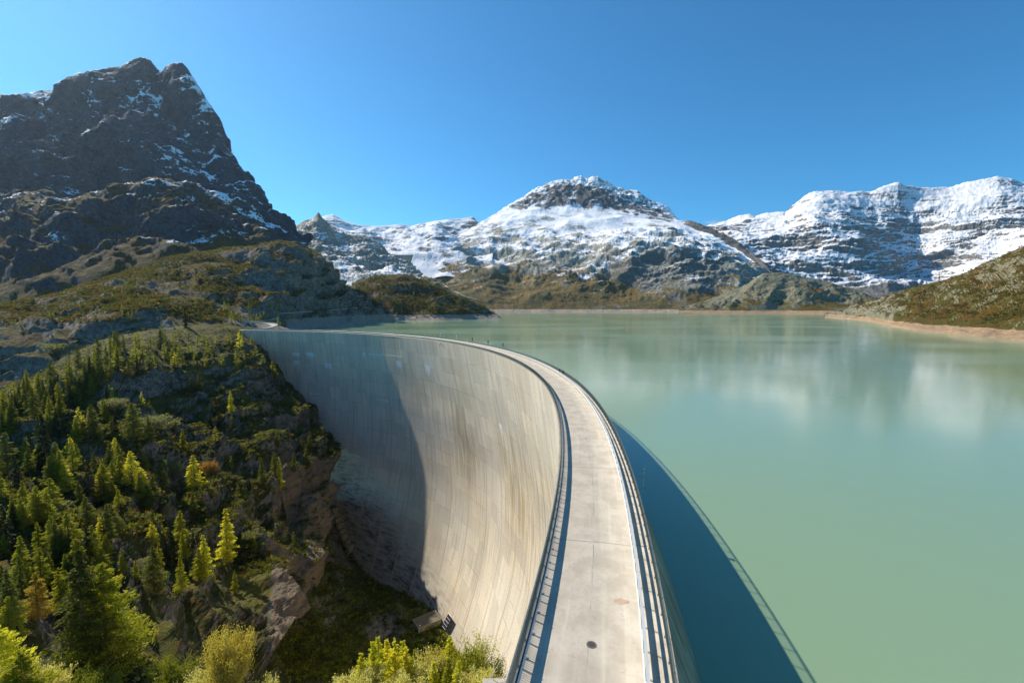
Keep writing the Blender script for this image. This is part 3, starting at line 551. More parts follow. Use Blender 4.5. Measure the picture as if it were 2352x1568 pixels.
cr = t.ramp(t.math('ABSOLUTE', t.math('SUBTRACT', t.math('ADD', D_, w2), 4.15)), .05, .015); cr = t.math('MULTIPLY', cr, t.ramp(t.noise(P, .25, 4, .6), .45, .6))
c = t.mix(t.math('MULTIPLY', t.math('MAXIMUM', jm, t.math('MULTIPLY', cr, .7)), .8), c, (.2, .17, .13))
h = t.math('SUBTRACT', t.math('MULTIPLY', f, .3), t.math('MAXIMUM', jm, cr)); m_deck = t.surf(t.bsdf(c, .92, t.bump(h, .5, .04), .15))

dam = empty('dam', (*dam_xy(35, 0), -160)); tag(dam, 'huge curved pale concrete dam with a roadway on its crest, holding back the lake', 'dam')
DW = 8.95
def set_uv(me, uvs):
    l = me.uv_layers.new(name='dam'); idx = np.empty(len(me.loops), np.int32); me.loops.foreach_get('vertex_index', idx); l.data.foreach_set('uv', np.asarray(uvs, np.float32)[idx].ravel())
def child(o, p):
    o.parent = p; o.matrix_parent_inverse = p.matrix_world.inverted() if False else o.matrix_parent_inverse
    o.location = Vector(o.location)-Vector(p.location); return o
A = np.arange(-24, 79.6, .14); SA = np.radians(A)*DR
dd = np.concatenate([[0, .02], np.arange(.6, 60, .9), np.arange(60, 190, 1.6)])
AA, DD = np.meshgrid(A, dd); off = face_off(AA, DD); off[:2] = 0.; x, y = dam_xy(AA, off); V = np.stack([x, y, -DD], -1)
me = np_mesh('face', V.reshape(-1, 3), grid_faces(len(A), len(dd))[:, ::-1]); set_uv(me, np.stack([np.radians(AA)*DR, DD], -1).reshape(-1, 2))
def blob(a, d, ra, rd, k=1.): return k*np.exp(-((AA-a)/ra)**2-((DD-d)/rd)**2)
def patch(a0, a1, d0, L, k=1.): # lime running down from a lift joint
    return k*sstep(AA, a0-.1, a0+.1)*sstep(AA, a1+.1, a1-.1)*sstep(DD, d0-.4, d0+.4)*np.clip(1-(DD-d0)/L, 0, 1)
WN = fbm(np.stack([AA*1.2, DD*.05, 0*AA], -1), 3, 4, .6, 3); WB = fbm(np.stack([AA*.6, DD*.12, 0*AA], -1), 3, 5, .6, 4)
stain = blob(65.5, 76, 4, 13, 1.)+blob(60, 97, 6, 13, .95)+blob(57, 118, 7, 18, 1.1)+blob(51, 140, 8, 20, 1.)+blob(42, 158, 10, 14, .85)+blob(33, 166, 7, 8, .7)+blob(68, 30, 6, 30, .25)+blob(27, 168, 6, 6, .6)
stain = np.clip(stain*(.85+.5*WB)+.25*sstep(DD, 130, 165)*sstep(AA, 10, 40), 0, 1)
lime = patch(66.6, 68.3, 18.3, 7)+patch(63.6, 65.2, 17.5, 9, 1.1)+patch(67, 68.2, 25, 8)+patch(60.0, 61.6, 25, 10, 1.1)+patch(58.4, 60, 24.8, 4, .8)+patch(51.8, 52.6, 13.8, 9)+patch(47.5, 51.2, 13.6, 6, .8)+patch(43.5, 44.8, 16.8, 12, 1.1)+patch(36.8, 38, 16, 14, 1.05)+patch(47.5, 50.5, 47.3, 6, .8)+patch(62.8, 65.4, 51, 5, .8)+patch(20.3, 21.2, 33.5, 11, .95)+patch(73.2, 75, 7.4, 5, .7)+patch(70.6, 72.2, 7.2, 6, .75)+patch(26.4, 30.2, 66, 6, .5)
lime = lime*.95
ochre = np.clip(blob(31, 56, 2.6, 28, .9)+blob(19, 60, 4, 30, .8)+blob(12, 50, 4, 30, .6)+blob(40, 34, 4, 18, .35)+blob(3, 40, 5, 30, .5), 0, .9)
rust = np.clip(blob(56, 120, 3, 26, 1.)+blob(60, 95, 3, 20, .3)+blob(51, 140, 6, 20, .5)+blob(30, 150, 10, 20, .35), 0, 1)
rough = sstep(AA, 43.2, 43.4)*sstep(AA, 47.9, 47.6)*sstep(DD, 13.6, 13.2)*sstep(DD, .5, 1)
for k, v in dict(stain=stain, lime=lime, ochre=ochre, rust=rust, rough=rough).items(): set_attr(me, k, v)
child(link('face', me, m_dam, None, True), dam)
# upstream face
du = np.array([0, .35, .36, 2, 5, 10, 16, 30, 60]); ofu = DW+np.array([0, 0, -.25, .45, 1.7, 3.75, 5.5, 9, 14])
AA, DD = np.meshgrid(A, du); x, y = dam_xy(AA, np.broadcast_to(ofu[:, None], AA.shape)); V = np.stack([x, y, -DD], -1)
me = np_mesh('lakeside_face', V.reshape(-1, 3), grid_faces(len(A), len(du))); set_uv(me, np.stack([np.radians(AA)*DR, DD], -1).reshape(-1, 2))
for k in ('lime', 'rust', 'rough'): set_attr(me, k, 0*AA)
set_attr(me, 'ochre', .85+0*AA)
set_attr(me, 'stain', sstep(DD, 3, 8)*.2+.05)
t = NT('lakeside_concrete'); uv = t.n('ShaderNodeUVMap', uv_map='dam').outputs[0]; s_ = t.noise(uv, 1., 6, .7, stretch=(.9, .12, 1)); b_ = t.noise(uv, .5, 5, .65)
c = t.mix(t.ramp(s_, .4, .65), (.44, .33, .20), (.23, .17, .105)); c = t.mix(t.ramp(b_, .5, .7, 0, .5), c, (.52, .44, .33)); m_lakeside = t.surf(t.bsdf(c, .95, None, .1))
child(link('lakeside_face', me, m_lakeside, None, False), dam)
# deck: roadway with raised edge strips
prof = [(0, 0), (.32, 0), (.34, -.06), (1.0, -.08), (4.4, -.04), (7.35, -.08), (7.37, -.02), (8.5, -.02), (8.52, .0), (DW, 0)]
AA, OO = np.meshgrid(A, [p[0] for p in prof]); x, y = dam_xy(AA, OO); V = np.stack([x, y, np.broadcast_to(np.array([p[1] for p in prof])[:, None], AA.shape)], -1)
me = np_mesh('roadway', V.reshape(-1, 3), grid_faces(len(A), len(prof))[:, ::-1]); set_uv(me, np.stack([np.radians(AA)*DR, OO], -1).reshape(-1, 2))
deck = child(link('roadway', me, m_deck, None, False), dam)
# ---------------------------------------------------------------- plants
def leaf_mat(name, c1, c2, trans=.45, rough=.6):
    t = NT(name); g = t.n('ShaderNodeNewGeometry'); oi = t.n('ShaderNodeObjectInfo')
    f = t.math('ADD', t.math('MULTIPLY', g.outputs['Random Per Island'], .6), t.math('MULTIPLY', oi.outputs['Random'], .4))
    c = t.mix(f, c1, c2); d = t.n('ShaderNodeBsdfPrincipled'); t.v(d, 'Base Color', c); d.inputs['Roughness'].default_value = rough; d.inputs['Specular IOR Level'].default_value = .25
    tr = t.n('ShaderNodeBsdfTranslucent'); sc = t.n('ShaderNodeVectorMath', operation='MULTIPLY'); t.l(c, sc.inputs[0]); sc.inputs[1].default_value = (1.9, 1.65, .75); t.l(sc.outputs[0], tr.inputs[0])
    m = t.n('ShaderNodeMixShader'); m.inputs[0].default_value = trans; t.l(d.outputs[0], m.inputs[1]); t.l(tr.outputs[0], m.inputs[2]); return t.surf(m.outputs[0])
M_LARCH = leaf_mat('larch_needles', (.18, .23, .02), (.32, .33, .03), .5)
M_LARCHB = leaf_mat('larch_needles_bright', (.38, .45, .04), (.56, .54, .08), .55)
M_GREEN = leaf_mat('larch_needles_dull', (.085, .125, .02), (.17, .19, .028), .45)
M_SPRUCE = leaf_mat('spruce_needles', (.016, .03, .012), (.045, .06, .016), .25)
M_SPRUCE2 = leaf_mat('foreground_spruce_needles', (.05, .07, .014), (.14, .15, .02), .35)
M_GOLD = leaf_mat('larch_needles_gold', (.34, .24, .03), (.30, .28, .05), .5)
M_WILLOW = leaf_mat('willow_leaves', (.34, .37, .15), (.48, .48, .25), .5)
M_WILLOW2 = leaf_mat('dull_willow_leaves', (.12, .145, .06), (.22, .24, .11), .35)
M_RUST = leaf_mat('rowan_leaves', (.25, .12, .03), (.20, .16, .05), .45)
M_BIRCH = leaf_mat('birch_leaves', (.27, .27, .07), (.40, .34, .08), .5)
M_SHRUB = leaf_mat('shrub_leaves', (.035, .055, .012), (.10, .12, .03), .35)
M_BARK = plain('bark', (.12, .085, .06), .95, scale=2.)
M_BARKL = plain('pale_bark', (.30, .25, .19), .95, scale=2.)
def tufts(C, Dn, size, rng, flat=.5, asp=2.6):
    """one narrow leaf quad (as a folded tri pair) per centre, long axis roughly along Dn"""
    n = len(C); a = Dn+rng.normal(0, .45, (n, 3)); a /= np.linalg.norm(a, axis=1, keepdims=True)
    b = np.cross(a, rng.normal(0, 1, (n, 3))); b /= np.linalg.norm(b, axis=1, keepdims=True)+1e-9
    s = size*rng.uniform(.6, 1.3, (n, 1)); a = a*s; b = b*s/asp
    V = np.stack([C-a*.5, C+b*.5, C+a*.7, C-b*.5], 1).reshape(-1, 3); F = np.arange(4*n).reshape(-1, 4); return V, F
def conifer_mesh(seed, h, w, nb, nt, size, droop=.25, shape=.8, base=.08, ragged=.35, up=0.):
    rng = np.random.RandomState(seed); C = []; Dn = []; br = MB()
    lean = rng.normal(0, .012, 2)
    for i in range(nb):
        f = (i+rng.uniform(0, 1))/nb; z = base+(1-base)*f; r = w*(1-z)**shape*(.45+.55*sstep(np.array(z), base-.02, base+.16))*rng.uniform(1-ragged, 1+ragged*.5)
        th = rng.uniform(0, 2*math.pi); r = max(r, .02)*h; n = max(3, int(nt*(.25+r/(w*h))))
        t = rng.uniform(.12, 1, n)**.75; dr = -droop*t*t*r+up*t*r
        side = rng.normal(0, 1, n)*(.17 if size > .5 else .27)*r*(1-t*.6)
        x = np.cos(th)*r*t-np.sin(th)*side; y = np.sin(th)*r*t+np.cos(th)*side; zz = z*h+dr+rng.normal(0, .02*h/10, n)
        C.append(np.stack([x+lean[0]*z*h, y+lean[1]*z*h, zz], 1)); d = np.stack([np.cos(th)+0*t, np.sin(th)+0*t, -droop*t*1.5+up+.25], 1); Dn.append(d)
        if r > .06*h*.9 and nb > 60 and i % 2 == 0: br.tube((0, 0, z*h), (math.cos(th)*r*.75, math.sin(th)*r*.75, z*h-droop*.5*r+up*.7*r), .012*r+.01, .008, 4)
    C = np.concatenate(C); Dn = np.concatenate(Dn); V, F = tufts(C, Dn, size, rng)
    crown = np_mesh('crown', V, F)
    tr = MB(); m = 6
    for k in range(m): tr.tube((lean[0]*h*k/m, lean[1]*h*k/m, h*k/m*.97-(.6 if k == 0 else 0)), (lean[0]*h*(k+1)/m, lean[1]*h*(k+1)/m, h*(k+1)/m*.97), .02*h*(1-k/m)+.015, .02*h*(1-(k+1)/m)+.012, 7)
    tr.V += br.V and [] ; n = len(tr.V); tr.V += br.V; tr.F += [tuple(i+n for i in f) for f in br.F]
    tm = bpy.data.meshes.new('trunk'); tm.from_pydata(tr.V, [], tr.F); tm.update(); return crown, tm
def bush_mesh(seed, h, w, lobes, nt, size, stems=6, fan=False):
    rng = np.random.RandomState(seed); C = []; Dn = []; st = MB()
    if fan:                                   # many stems spreading from the base, leaves along their upper parts
        for k in range(lobes):
            th = rng.uniform(0, 6.28); tilt = rng.uniform(0, 1)**.7*w; L_ = h*rng.uniform(.62, 1.03)*(1-.22*tilt/w); d = np.array([math.cos(th)*tilt, math.sin(th)*tilt, 1.]); d /= np.linalg.norm(d)
            f = rng.uniform(.28, 1, nt)**.8; b = rng.normal(0, 1, (nt, 3))*(.035+.05*(1-f[:, None]))*h*np.array([1, 1, .8]); bend = np.array([d[0], d[1], 0])*(f[:, None]**2)*h*.08
            C.append(d*L_*f[:, None]+b+bend); Dn.append(np.repeat(d[None]+np.array([0, 0, .3]), nt, 0))
            st.tube((0, 0, -.3), tuple(d*L_*.5), .011*h, .006*h, 5); st.tube(tuple(d*L_*.5), tuple(d*L_*.97+np.array([d[0], d[1], 0])*h*.08), .006*h, .002*h, 4)
        V, F = tufts(np.concatenate(C), np.concatenate(Dn), size, rng, asp=1.6); crown = np_mesh('foliage', V, F)
        tm = bpy.data.meshes.new('stems'); tm.from_pydata(st.V, [], st.F); tm.update(); return crown, tm
    for k in range(lobes):
        th = rng.uniform(0, 6.28); rr = w*h*.62*rng.uniform(0, 1)**.6; c = np.array([math.cos(th)*rr, math.sin(th)*rr, h*rng.uniform(.35, .86)*(1-.35*(rr/(w*h))**2)])
        s = h*rng.uniform(.13, .26); d = rng.normal(0, 1, (nt, 3)); d /= np.linalg.norm(d, axis=1, keepdims=True)
        C.append(c+d*s*rng.uniform(.45, 1.1, (nt, 1))*np.array([1, 1, .9])); Dn.append(d+np.array([0, 0, .5]))
        if k < stems*3: st.tube((c[0]*.12, c[1]*.12, -.3), tuple(c), .012*h, .004*h, 5)
    V, F = tufts(np.concatenate(C), np.concatenate(Dn), size, rng, asp=1.6); crown = np_mesh('foliage', V, F)
    tm = bpy.data.meshes.new('stems'); tm.from_pydata(st.V, [], st.F); tm.update(); return crown, tm
PROTO = {}
def proto(key, fn, *a, **k):
    if key not in PROTO: PROTO[key] = fn(*a, **k)
    return PROTO[key]
# unit height 10 m protos at several levels of detail (LOD 0 = small in the picture)
for i in range(5):
    proto(('larch', 0, i), conifer_mesh, 100+i, 10, .19+.02*i, 44, 13, .72, .2, .75, .1, .5, .1)
    proto(('spruce', 0, i), conifer_mesh, 200+i, 10, .17+.015*i, 46, 13, .66, .45, .85, .04, .3)
    proto(('bush', 0, i), bush_mesh, 300+i, 10, .6, 14, 26, 1.1)
for i in range(6):
    proto(('larch', 1, i), conifer_mesh, 110+i, 10, .19+.022*i, 140, 110, .24, .2, .72, .07, .45, .12)
    proto(('spruce', 1, i), conifer_mesh, 210+i, 10, .16+.02*i, 140, 84, .25, .45, .85, .05, .32)
for i in range(3): proto(('bush', 1, i), bush_mesh, 310+i, 10, .6, 34, 70, .55)
PR = random.Random(5); AUTO = []
def plant_at(name, kind, lod, mat, loc, h, wid=1., bark=None, label=None, cat='tree', group=None, idx=None):
    keys = [k for k in PROTO if k[0] == kind and k[1] == lod]; cr, tr = PROTO[keys[PR.randrange(len(keys)) if idx is None else idx]]
    o = empty(name, loc, PR.uniform(0, 6.28)); s = h/10.; o.scale = (s*wid, s*wid, s); tag(o, label, cat, group)
    for me, mt, nm in ((cr, mat, 'crown' if kind != 'bush' else 'foliage'), (tr, bark or M_BARK, 'trunk' if kind != 'bush' else 'stems')):
        c = bpy.data.objects.new(nm, me); col.objects.link(c); c.parent = o
        if len(me.materials) == 0: me.materials.append(mt)
        if me.materials[0] != mt: c.material_slots[0].link = 'OBJECT'; c.material_slots[0].material = mt
    return o
bpy.context.view_layer.update()
DG_ = bpy.context.evaluated_depsgraph_get()
def ground_hit(px, py):
    x, y, z = at(px, py, 1.); d = Vector((x, y, z-CAMH)).normalized()
    ok, loc, nrm, i, ob, m = scene.ray_cast(DG_, Vector((0, 0, CAMH))+d*5, d); return (loc, ob, nrm) if ok else (None, None, None)
def drop(x, y, z0=900):
    ok, loc, nrm, i, ob, m = scene.ray_cast(DG_, Vector((x, y, z0)), Vector((0, 0, -1))); return (loc, ob, nrm) if ok else (None, None, None)
KM = {'L': ('larch', 'larch', M_LARCH), 'B': ('larch', 'larch', M_LARCHB), 'G': ('larch', 'larch', M_GREEN), 'S': ('spruce', 'spruce', M_SPRUCE), 'Y': ('larch', 'larch', M_GOLD), 'W': ('willow_shrub', 'bush', M_WILLOW2), 'P': ('green_larch', 'larch', M_GREEN), 'R': ('rowan_shrub', 'bush', M_RUST)}  # kind P is the dull larch again, same mesh and needles
def plant_px(px, py, hpx, k, label=None, wid=1., group=None, idx=None):
    loc, ob, nrm = ground_hit(px, py)
    if loc is None or ob.name.startswith('lake'): return None
    h = hpx*loc.y/FV*1.02; name, kind, mat = KM[k]; lod = 1 if hpx > 38 else 0
    if kind == 'bush': lod = 0 if hpx < 30 else 1
    return plant_at(name, kind, lod, mat, loc-Vector((0, 0, .15+.01*h)), h, wid, None, label, 'shrub' if kind == 'bush' else 'tree', group, idx)
r4 = lambda x, t, b: (x*.3296, 689+t*.3296, 689+b*.3296)
r5 = lambda x, t, b: (x*.3174, 1091+t*.3174, 1091+b*.3174)
HAND = [
 (r4, 60, 910, 1230, 'G', 'tall dull green larch at the left edge of the photo, halfway down the wooded slope', 1.1),
 (r4, 320, 780, 1200, 'S', 'tallest dark spruce of the left slope, standing beside a slimmer one', .9),
 (r4, 400, 740, 960, 'S', 'slim dark spruce rising behind the tallest spruce on the left slope', .9),
 (r4, 510, 1000, 1200, 'L', 'yellow-green larch on an open ledge to the right of the tallest spruce', 1.),
 (r4, 405, 1090, 1320, 'L', 'loose yellow-green larch just below the tallest spruce of the left slope', 1.),
 (r4, 200, 1010, 1200, 'G', 'dark bent conifer between the left edge and the tallest spruce', 1.),
 (r4, 650, 720, 960, 'G', 'broad olive larch on the sunlit ledge left of the pale bushes', 1.3),
 (r4, 735, 690, 860, 'L', 'slender pale larch directly behind the broad olive larch', .9),
 (r4, 935, 710, 980, 'G', 'broad olive-green larch beside the silvery bushes in the middle of the slope', 1.3),
 (r4, 797, 600, 700, 'L', 'small yellow larch alone on a grassy ledge above the olive larches', 1.),
 (r4, 615, 480, 640, 'G', 'wide dark green conifer under the pale rock ridge', 1.3),
 (r4, 1218, 360, 460, 'B', 'bushy bright green larch on the orange meadow of the knoll', 1.25),
 (r4, 1070, 380, 480, 'L', 'small yellow-green larch at the left end of the orange meadow', 1.),
 (r4, 1355, 380, 450, 'L', 'small larch in the middle of the orange meadow', 1.1),
 (r4, 1435, 395, 470, 'Y', 'small golden larch on the orange meadow', .9),
 (r4, 1530, 400, 480, 'L', 'round yellow-green larch at the right end of the orange meadow', 1.2),
 (r4, 1120, 195, 330, 'G', 'big dull green conifer on the crest of the knoll', 1.3),
 (r4, 1290, 55, 190, 'S', 'narrow very dark spruce standing alone on the skyline of the knoll', .85),
 (r4, 860, 245, 340, 'G', 'tall thin larch at the left end of the knoll crest', .9),
 (r4, 1670, 230, 345, 'B', 'bright green larch against the top left corner of the dam', 1.4),
 (r4, 1600, 225, 320, 'L', 'leafy larch next to the bright one at the corner of the dam', 1.3),
 (r4, 1505, 240, 300, 'L', 'small larch in the clump left of the dam corner', 1.2),
 (r4, 1410, 215, 290, 'G', 'small dull larch at the left of the clump near the dam corner', 1.2),
 (r4, 1375, 250, 320, 'L', 'low yellowish larch in front of the knoll crest', 1.3),
 (r4, 1718, 310, 400, 'S', 'small dark spruce at the foot of the bright larch by the dam', .9),
 (r4, 1777, 350, 430, 'S', 'little dark spruce touching the dam face below its corner', .9),
 (r4, 1645, 350, 425, 'L', 'thin yellow larch below the bright larch by the dam corner', .9),
 (r4, 1840, 400, 490, 'G', 'green larch on the edge of the knoll beside the dam face', 1.1),
 (r4, 1902, 420, 560, 'L', 'shaggy larch at the very tip of the knoll against the dam', 1.1),
 (r4, 1712, 500, 610, 'S', 'slim dark spruce on the cliff edge below the knoll meadow', .8),
 (r4, 1750, 460, 540, 'L', 'small yellow larch on the cliff edge near the slim dark spruce', 1.),
 (r4, 1490, 695, 790, 'Y', 'orange larch alone on the dark cliff', .9),
 (r4, 1610, 635, 780, 'B', 'bright green larch in the middle of the dark cliff', .95),
 (r4, 1615, 780, 890, 'G', 'darker larch just below the bright one on the cliff', .9),
 (r4, 1470, 770, 900, 'S', 'dark conifer under the orange larch on the cliff', .9),
 (r4, 1530, 750, 880, 'S', 'dark conifer between the orange larch and the bright larch on the cliff', .9),
 (r4, 960, 380, 530, 'S', 'middle one of three black spruces at the top of the rock face', .8),
 (r4, 920, 400, 500, 'S', 'left one of three black spruces at the top of the rock face', .8),
 (r4, 1002, 410, 520, 'S', 'right one of three black spruces at the top of the rock face', .9),
 (r4, 1340, 520, 640, 'G', 'bushy shaded conifer at the top of the dark cliff', 1.2),
 (r4, 1390, 490, 630, 'G', 'shaded pointed conifer at the top of the dark cliff', 1.),
 (r4, 1195, 530, 620, 'S', 'thin shaded conifer at the left end of the cliff top', .8),
 (r4, 1270, 550, 650, 'S', 'shaded conifer left of the bushy one on the cliff top', .9),
 (r4, 1245, 465, 560, 'S', 'bare-topped snag-like spruce at the cliff top', .7),
 (r4, 1932, 900, 1030, 'G', 'dark conifer in the shade near the left foot of the dam', .9),
 (r4, 2165, 900, 1060, 'G', 'conifer standing right against the shaded dam face', .8),
 (r4, 2102, 940, 1060, 'G', 'slim conifer left of the one against the dam face', .7),
 (r4, 2140, 1010, 1180, 'G', 'broader conifer in front of the two slim ones at the dam face', 1.1),
 (r4, 2050, 1050, 1200, 'G', 'conifer between the bright larch and the dam face', .9),
 (r4, 1950, 1080, 1340, 'B', 'very bright tall yellow-green larch near the shaded dam face', .75),
 (r4, 1915, 1050, 1220, 'G', 'dull larch just left of the very bright tall one', .9),
 (r4, 1830, 1090, 1290, 'G', 'half-lit conifer left of the very bright tall larch', .95),
 (r4, 1735, 1210, 1330, 'S', 'small dark spruce in the shade below the cliff', .9),
 (r4, 1365, 1070, 1335, 'B', 'large bright green pyramid-shaped larch in the middle of the dark slope', 1.35),
 (r4, 1460, 1110, 1225, 'R', 'reddish-orange shrub right beside the bright pyramid larch', 1.1),
 (r4, 840, 1065, 1290, 'L', 'left of a pair of bright larches on the middle slope', 1.),
 (r4, 925, 1040, 1285, 'B', 'right and brighter of a pair of larches on the middle slope', 1.25),
 (r4, 730, 1130, 1400, 'L', 'wide yellow-green larch below the bright pair', 1.35),
 (r4, 1065, 1200, 1350, 'G', 'olive larch between the bright pair and the bright pyramid larch', 1.2),
 (r4, 1150, 1170, 1350, 'G', 'taller shaded larch next to the olive one', .9),
 (r4, 1210, 1110, 1250, 'W', 'pale grey-green willow shrub left of the bright pyramid larch', 1.),
 (r4, 1055, 1040, 1130, 'S', 'small dark spruce behind the pale willow shrub', 1.),
 (r5, 100, 140, 380, 'L', 'yellow-green larch low on the slope at the left edge', 1.1),
 (r5, 288, 140, 350, 'Y', 'golden-topped larch low on the slope near the left edge', 1.1),
 (r5, 430, 170, 260, 'L', 'small bright larch to the right of the golden-topped one', 1.1),
 (r5, 735, 270, 480, 'B', 'small very bright larch at the edge of the bare rock slab', .9),
 (r5, 880, 190, 340, 'S', 'dark conifer above the bare rock slab', .9),
 (r5, 945, 215, 320, 'G', 'small olive conifer above the bare rock slab', .9),
 (r5, 1105, 225, 360, 'G', 'small narrow conifer on the bare rock slab', .8),
 (r5, 1165, 150, 330, 'S', 'thin dark spruce right of the bare rock slab', .7),
 (r5, 455, 365, 590, 'G', 'double-topped olive conifer below the golden-topped larch', 1.3),
 (r5, 890, 510, 720, 'L', 'half-lit larch to the right behind the big foreground larch', .95),
 (r5, 985, 600, 770, 'L', 'short bright larch next to the half-lit one', .9),
 (r5, 1115, 485, 860, 'G', 'large oval stonepine-shaped tree on the low slope', 1.1),
 (r5, 1237, 305, 600, 'S', 'tall dark spruce above and right of the oval tree', .8),
 (r5, 1312, 560, 860, 'L', 'slim yellowish larch with bare lower trunk in the low shade', .75),
 (r5, 1485, 410, 760, 'B', 'bright-topped larch left of the tallest bright one', 1.),
 (r5, 1650, 220, 640, 'B', 'tallest bright larch of the lower slope, beside the rock wall', .95),
 (r5, 1365, 320, 430, 'S', 'little dark spruce in the middle of the low shade', .9),
 (r5, 1840, 440, 520, 'L', 'little yellow larch near the top of the rock wall', .9),
 (r5, 280, 670, 1040, 'Y', 'large yellow larch left of the big dark foreground spruce', 1.15),
 (r5, 30, 410, 600, 'L', 'bright conifer on the left edge below the golden-topped larch', 1.),
 (r5, 60, 840, 1180, 'S', 'dark spruce at the left edge near the bottom', .8),
 (r5, 150, 560, 860, 'G', 'dull conifer between the large yellow larch and the left edge', .9),
 (r5, 140, 1060, 1310, 'S', 'dark conifer at the bottom left in front of the large yellow larch', 1.),
 (r5, 2050, 160, 350, 'S', 'dark conifer above the rock wall near the dam', .9),
 (r5, 1930, 250, 400, 'S', 'shaded conifer at the top left of the rock wall', .9),
]
for fn, x, tp, bs, k, lab, wd in HAND:
    a, b, c_ = fn(x, tp, bs); plant_px(a, c_, c_-b, k, lab, wd)
# forest on the left half of the spur, and saplings on the far slopes
rnd = random.Random(11)
def scatter(n, x0, x1, fy0, fy1, h0, h1, kinds, label, group, allow, wd=1., hm=None):
    k = 0; tries = 0
    while k < n and tries < n*12:
        tries += 1; px = rnd.uniform(x0, x1); py = rnd.uniform(fy0(px), fy1(px)); loc, ob, nrm = ground_hit(px, py)
        if loc is None or not ob.name.startswith(allow) or nrm.z < .45: continue
        kk = rnd.choice(kinds); name, kind, mat = KM[kk]; h = rnd.uniform(h0, h1); lod = 1 if h*FV/loc.y > 45 else 0
        o = plant_at(name, kind, lod, mat, loc-Vector((0, 0, .2)), h, wd*rnd.uniform(.85, 1.2), None, label[kk] if isinstance(label, dict) else label, 'shrub' if kind == 'bush' else 'tree', group); k += 1
        AUTO.append((o, kk, px, py, h*FV/loc.y))
lf = lambda a: (lambda x: float(np.interp(x, [p[0] for p in a], [p[1] for p in a])))
LB = dict(P='plain green larch in the dense forest on the left slope', G='dull green larch in the dense forest on the left slope', L='yellow-green larch in the dense forest on the left slope', S='dark spruce in the dense forest on the left slope', W='grey-green willow shrub on the wooded slope')
scatter(46, 90, 460, lf([(90,1000),(300,900),(460,1060)]), lf([(90,1330),(460,1330)]), 6, 12, 'LGBL', dict(G='dull larch among loose larches on the middle of the left slope', L='yellow-green larch among loose larches on the middle of the left slope', B='bright larch among loose larches on the middle of the left slope'), 'loose larches on the middle slope', 'wooded', 1.15)
scatter(90, 0, 300, lf([(0,930),(150,850),(300,790)]), lf([(0,1020),(150,960),(300,870)]), 9, 15, 'PPGLS', LB, 'forest trees on the left slope', 'wooded', .95)
scatter(30, 0, 330, lf([(0,1020),(330,900)]), lf([(0,1300),(330,1050)]), 7, 13, 'GLLS', LB, 'forest trees on the left slope', 'wooded')
scatter(34, 0, 220, lf([(0,1280),(220,1280)]), lf([(0,1500),(220,1450)]), 6, 12, 'GSLL', LB, 'forest trees on the left slope', 'wooded')
LC = dict(P='small plain larch among others on the shaded cliff slope', L='small yellow-green larch among others on the shaded cliff slope', S='small dark spruce among others on the shaded cliff slope', G='small dull larch among others on the shaded cliff slope', W='low grey-green willow shrub on the cliff slope')
scatter(40, 330, 750, lf([(330,900),(500,860),(640,900),(750,1050)]), lf([(330,1300),(550,1400),(700,1240),(750,1150)]), 4, 9, 'SGGL', LC, 'small conifers on the shaded cliff slope', 'wooded')
scatter(48, 300, 615, lf([(300,800),(420,770),(560,768)]), lf([(300,850),(500,848),(615,850)]), 6, 12, 'LLGLG', dict(L='small yellow-green larch on the sunlit knoll left of the dam', G='small green larch on the sunlit knoll left of the dam'), 'young larches on the sunlit knoll', 'wooded', 1.2)
scatter(46, 40, 740, lf([(40,740),(400,640),(600,585),(740,610)]), lf([(40,800),(400,735),(600,735),(740,705)]), 5, 10, 'PPLS', dict(P='small green conifer scattered on the brown hillside', L='small yellow-green larch scattered on the brown hillside', S='small dark spruce scattered on the brown hillside'), 'conifers scattered on the brown hillside', 'hillside', 1.15)
for px, py, h in [(532,741,27),(541,741,25),(553,741,24),(573,741,27),(583,741,25),(590,742,23),(598,741,24),(606,741,26),(614,741,20),(527,728,30),(516,716,24),(573,713,24),(622,709,25),(634,713,30),(641,712,26),(640,752,26),(656,750,22)]:
    o = plant_px(px, py, h, 'G' if px % 2 else 'L', 'young larch above the curved road', 1.1, 'young larches above the curved road')
    if o: AUTO.append((o, 'G' if px % 2 else 'L', px, py, h))
scatter(40, 690, 860, lf([(690,585),(780,670),(860,715)]), lf([(690,690),(780,712),(860,725)]), 5, 10, 'SSP', dict(P='small green conifer on the dark shoulder above the lake', S='small dark spruce on the dark shoulder above the lake'), 'conifers on the dark shoulder', 'hillside')
scatter(60, 820, 1120, lf([(820,655),(930,636),(1040,685),(1120,720)]), lf([(820,725),(1120,727)]), 7, 13, 'PPSL', dict(P='small green conifer on the wooded peninsula', L='small yellow larch on the wooded peninsula', S='small dark spruce on the wooded peninsula'), 'conifers on the peninsula', 'peninsula')
for px, py, h, k, l in [(2123,681,22,'S','tallest dark spruce of the row on the right hillside'),(2113,685,17,'S','dark spruce left of the tallest one on the right hillside'),(2094,692,14,'S','lower left spruce of the row on the right hillside'),(2084,697,11,'G','lowest small spruce of the row on the right hillside'),(2137,668,12,'S','spruce above the row on the right hillside'),(2189,666,9,'G','lone green shrub-like conifer high on the right hillside'),(2176,742,11,'G','small conifer near the shore of the right hillside'),(2160,655,9,'S','small dark spruce near the crest of the right hillside')]:
    plant_px(px, py, h, k, l, 1.2)
scatter(14, 2040, 2340, lf([(2040,690),(2340,610)]), lf([(2040,730),(2340,740)]), 3, 5, 'PS', dict(P='tiny green conifer dotting the right hillside', S='tiny dark conifer dotting the right hillside'), 'tiny conifers on the right hillside', 'shore')
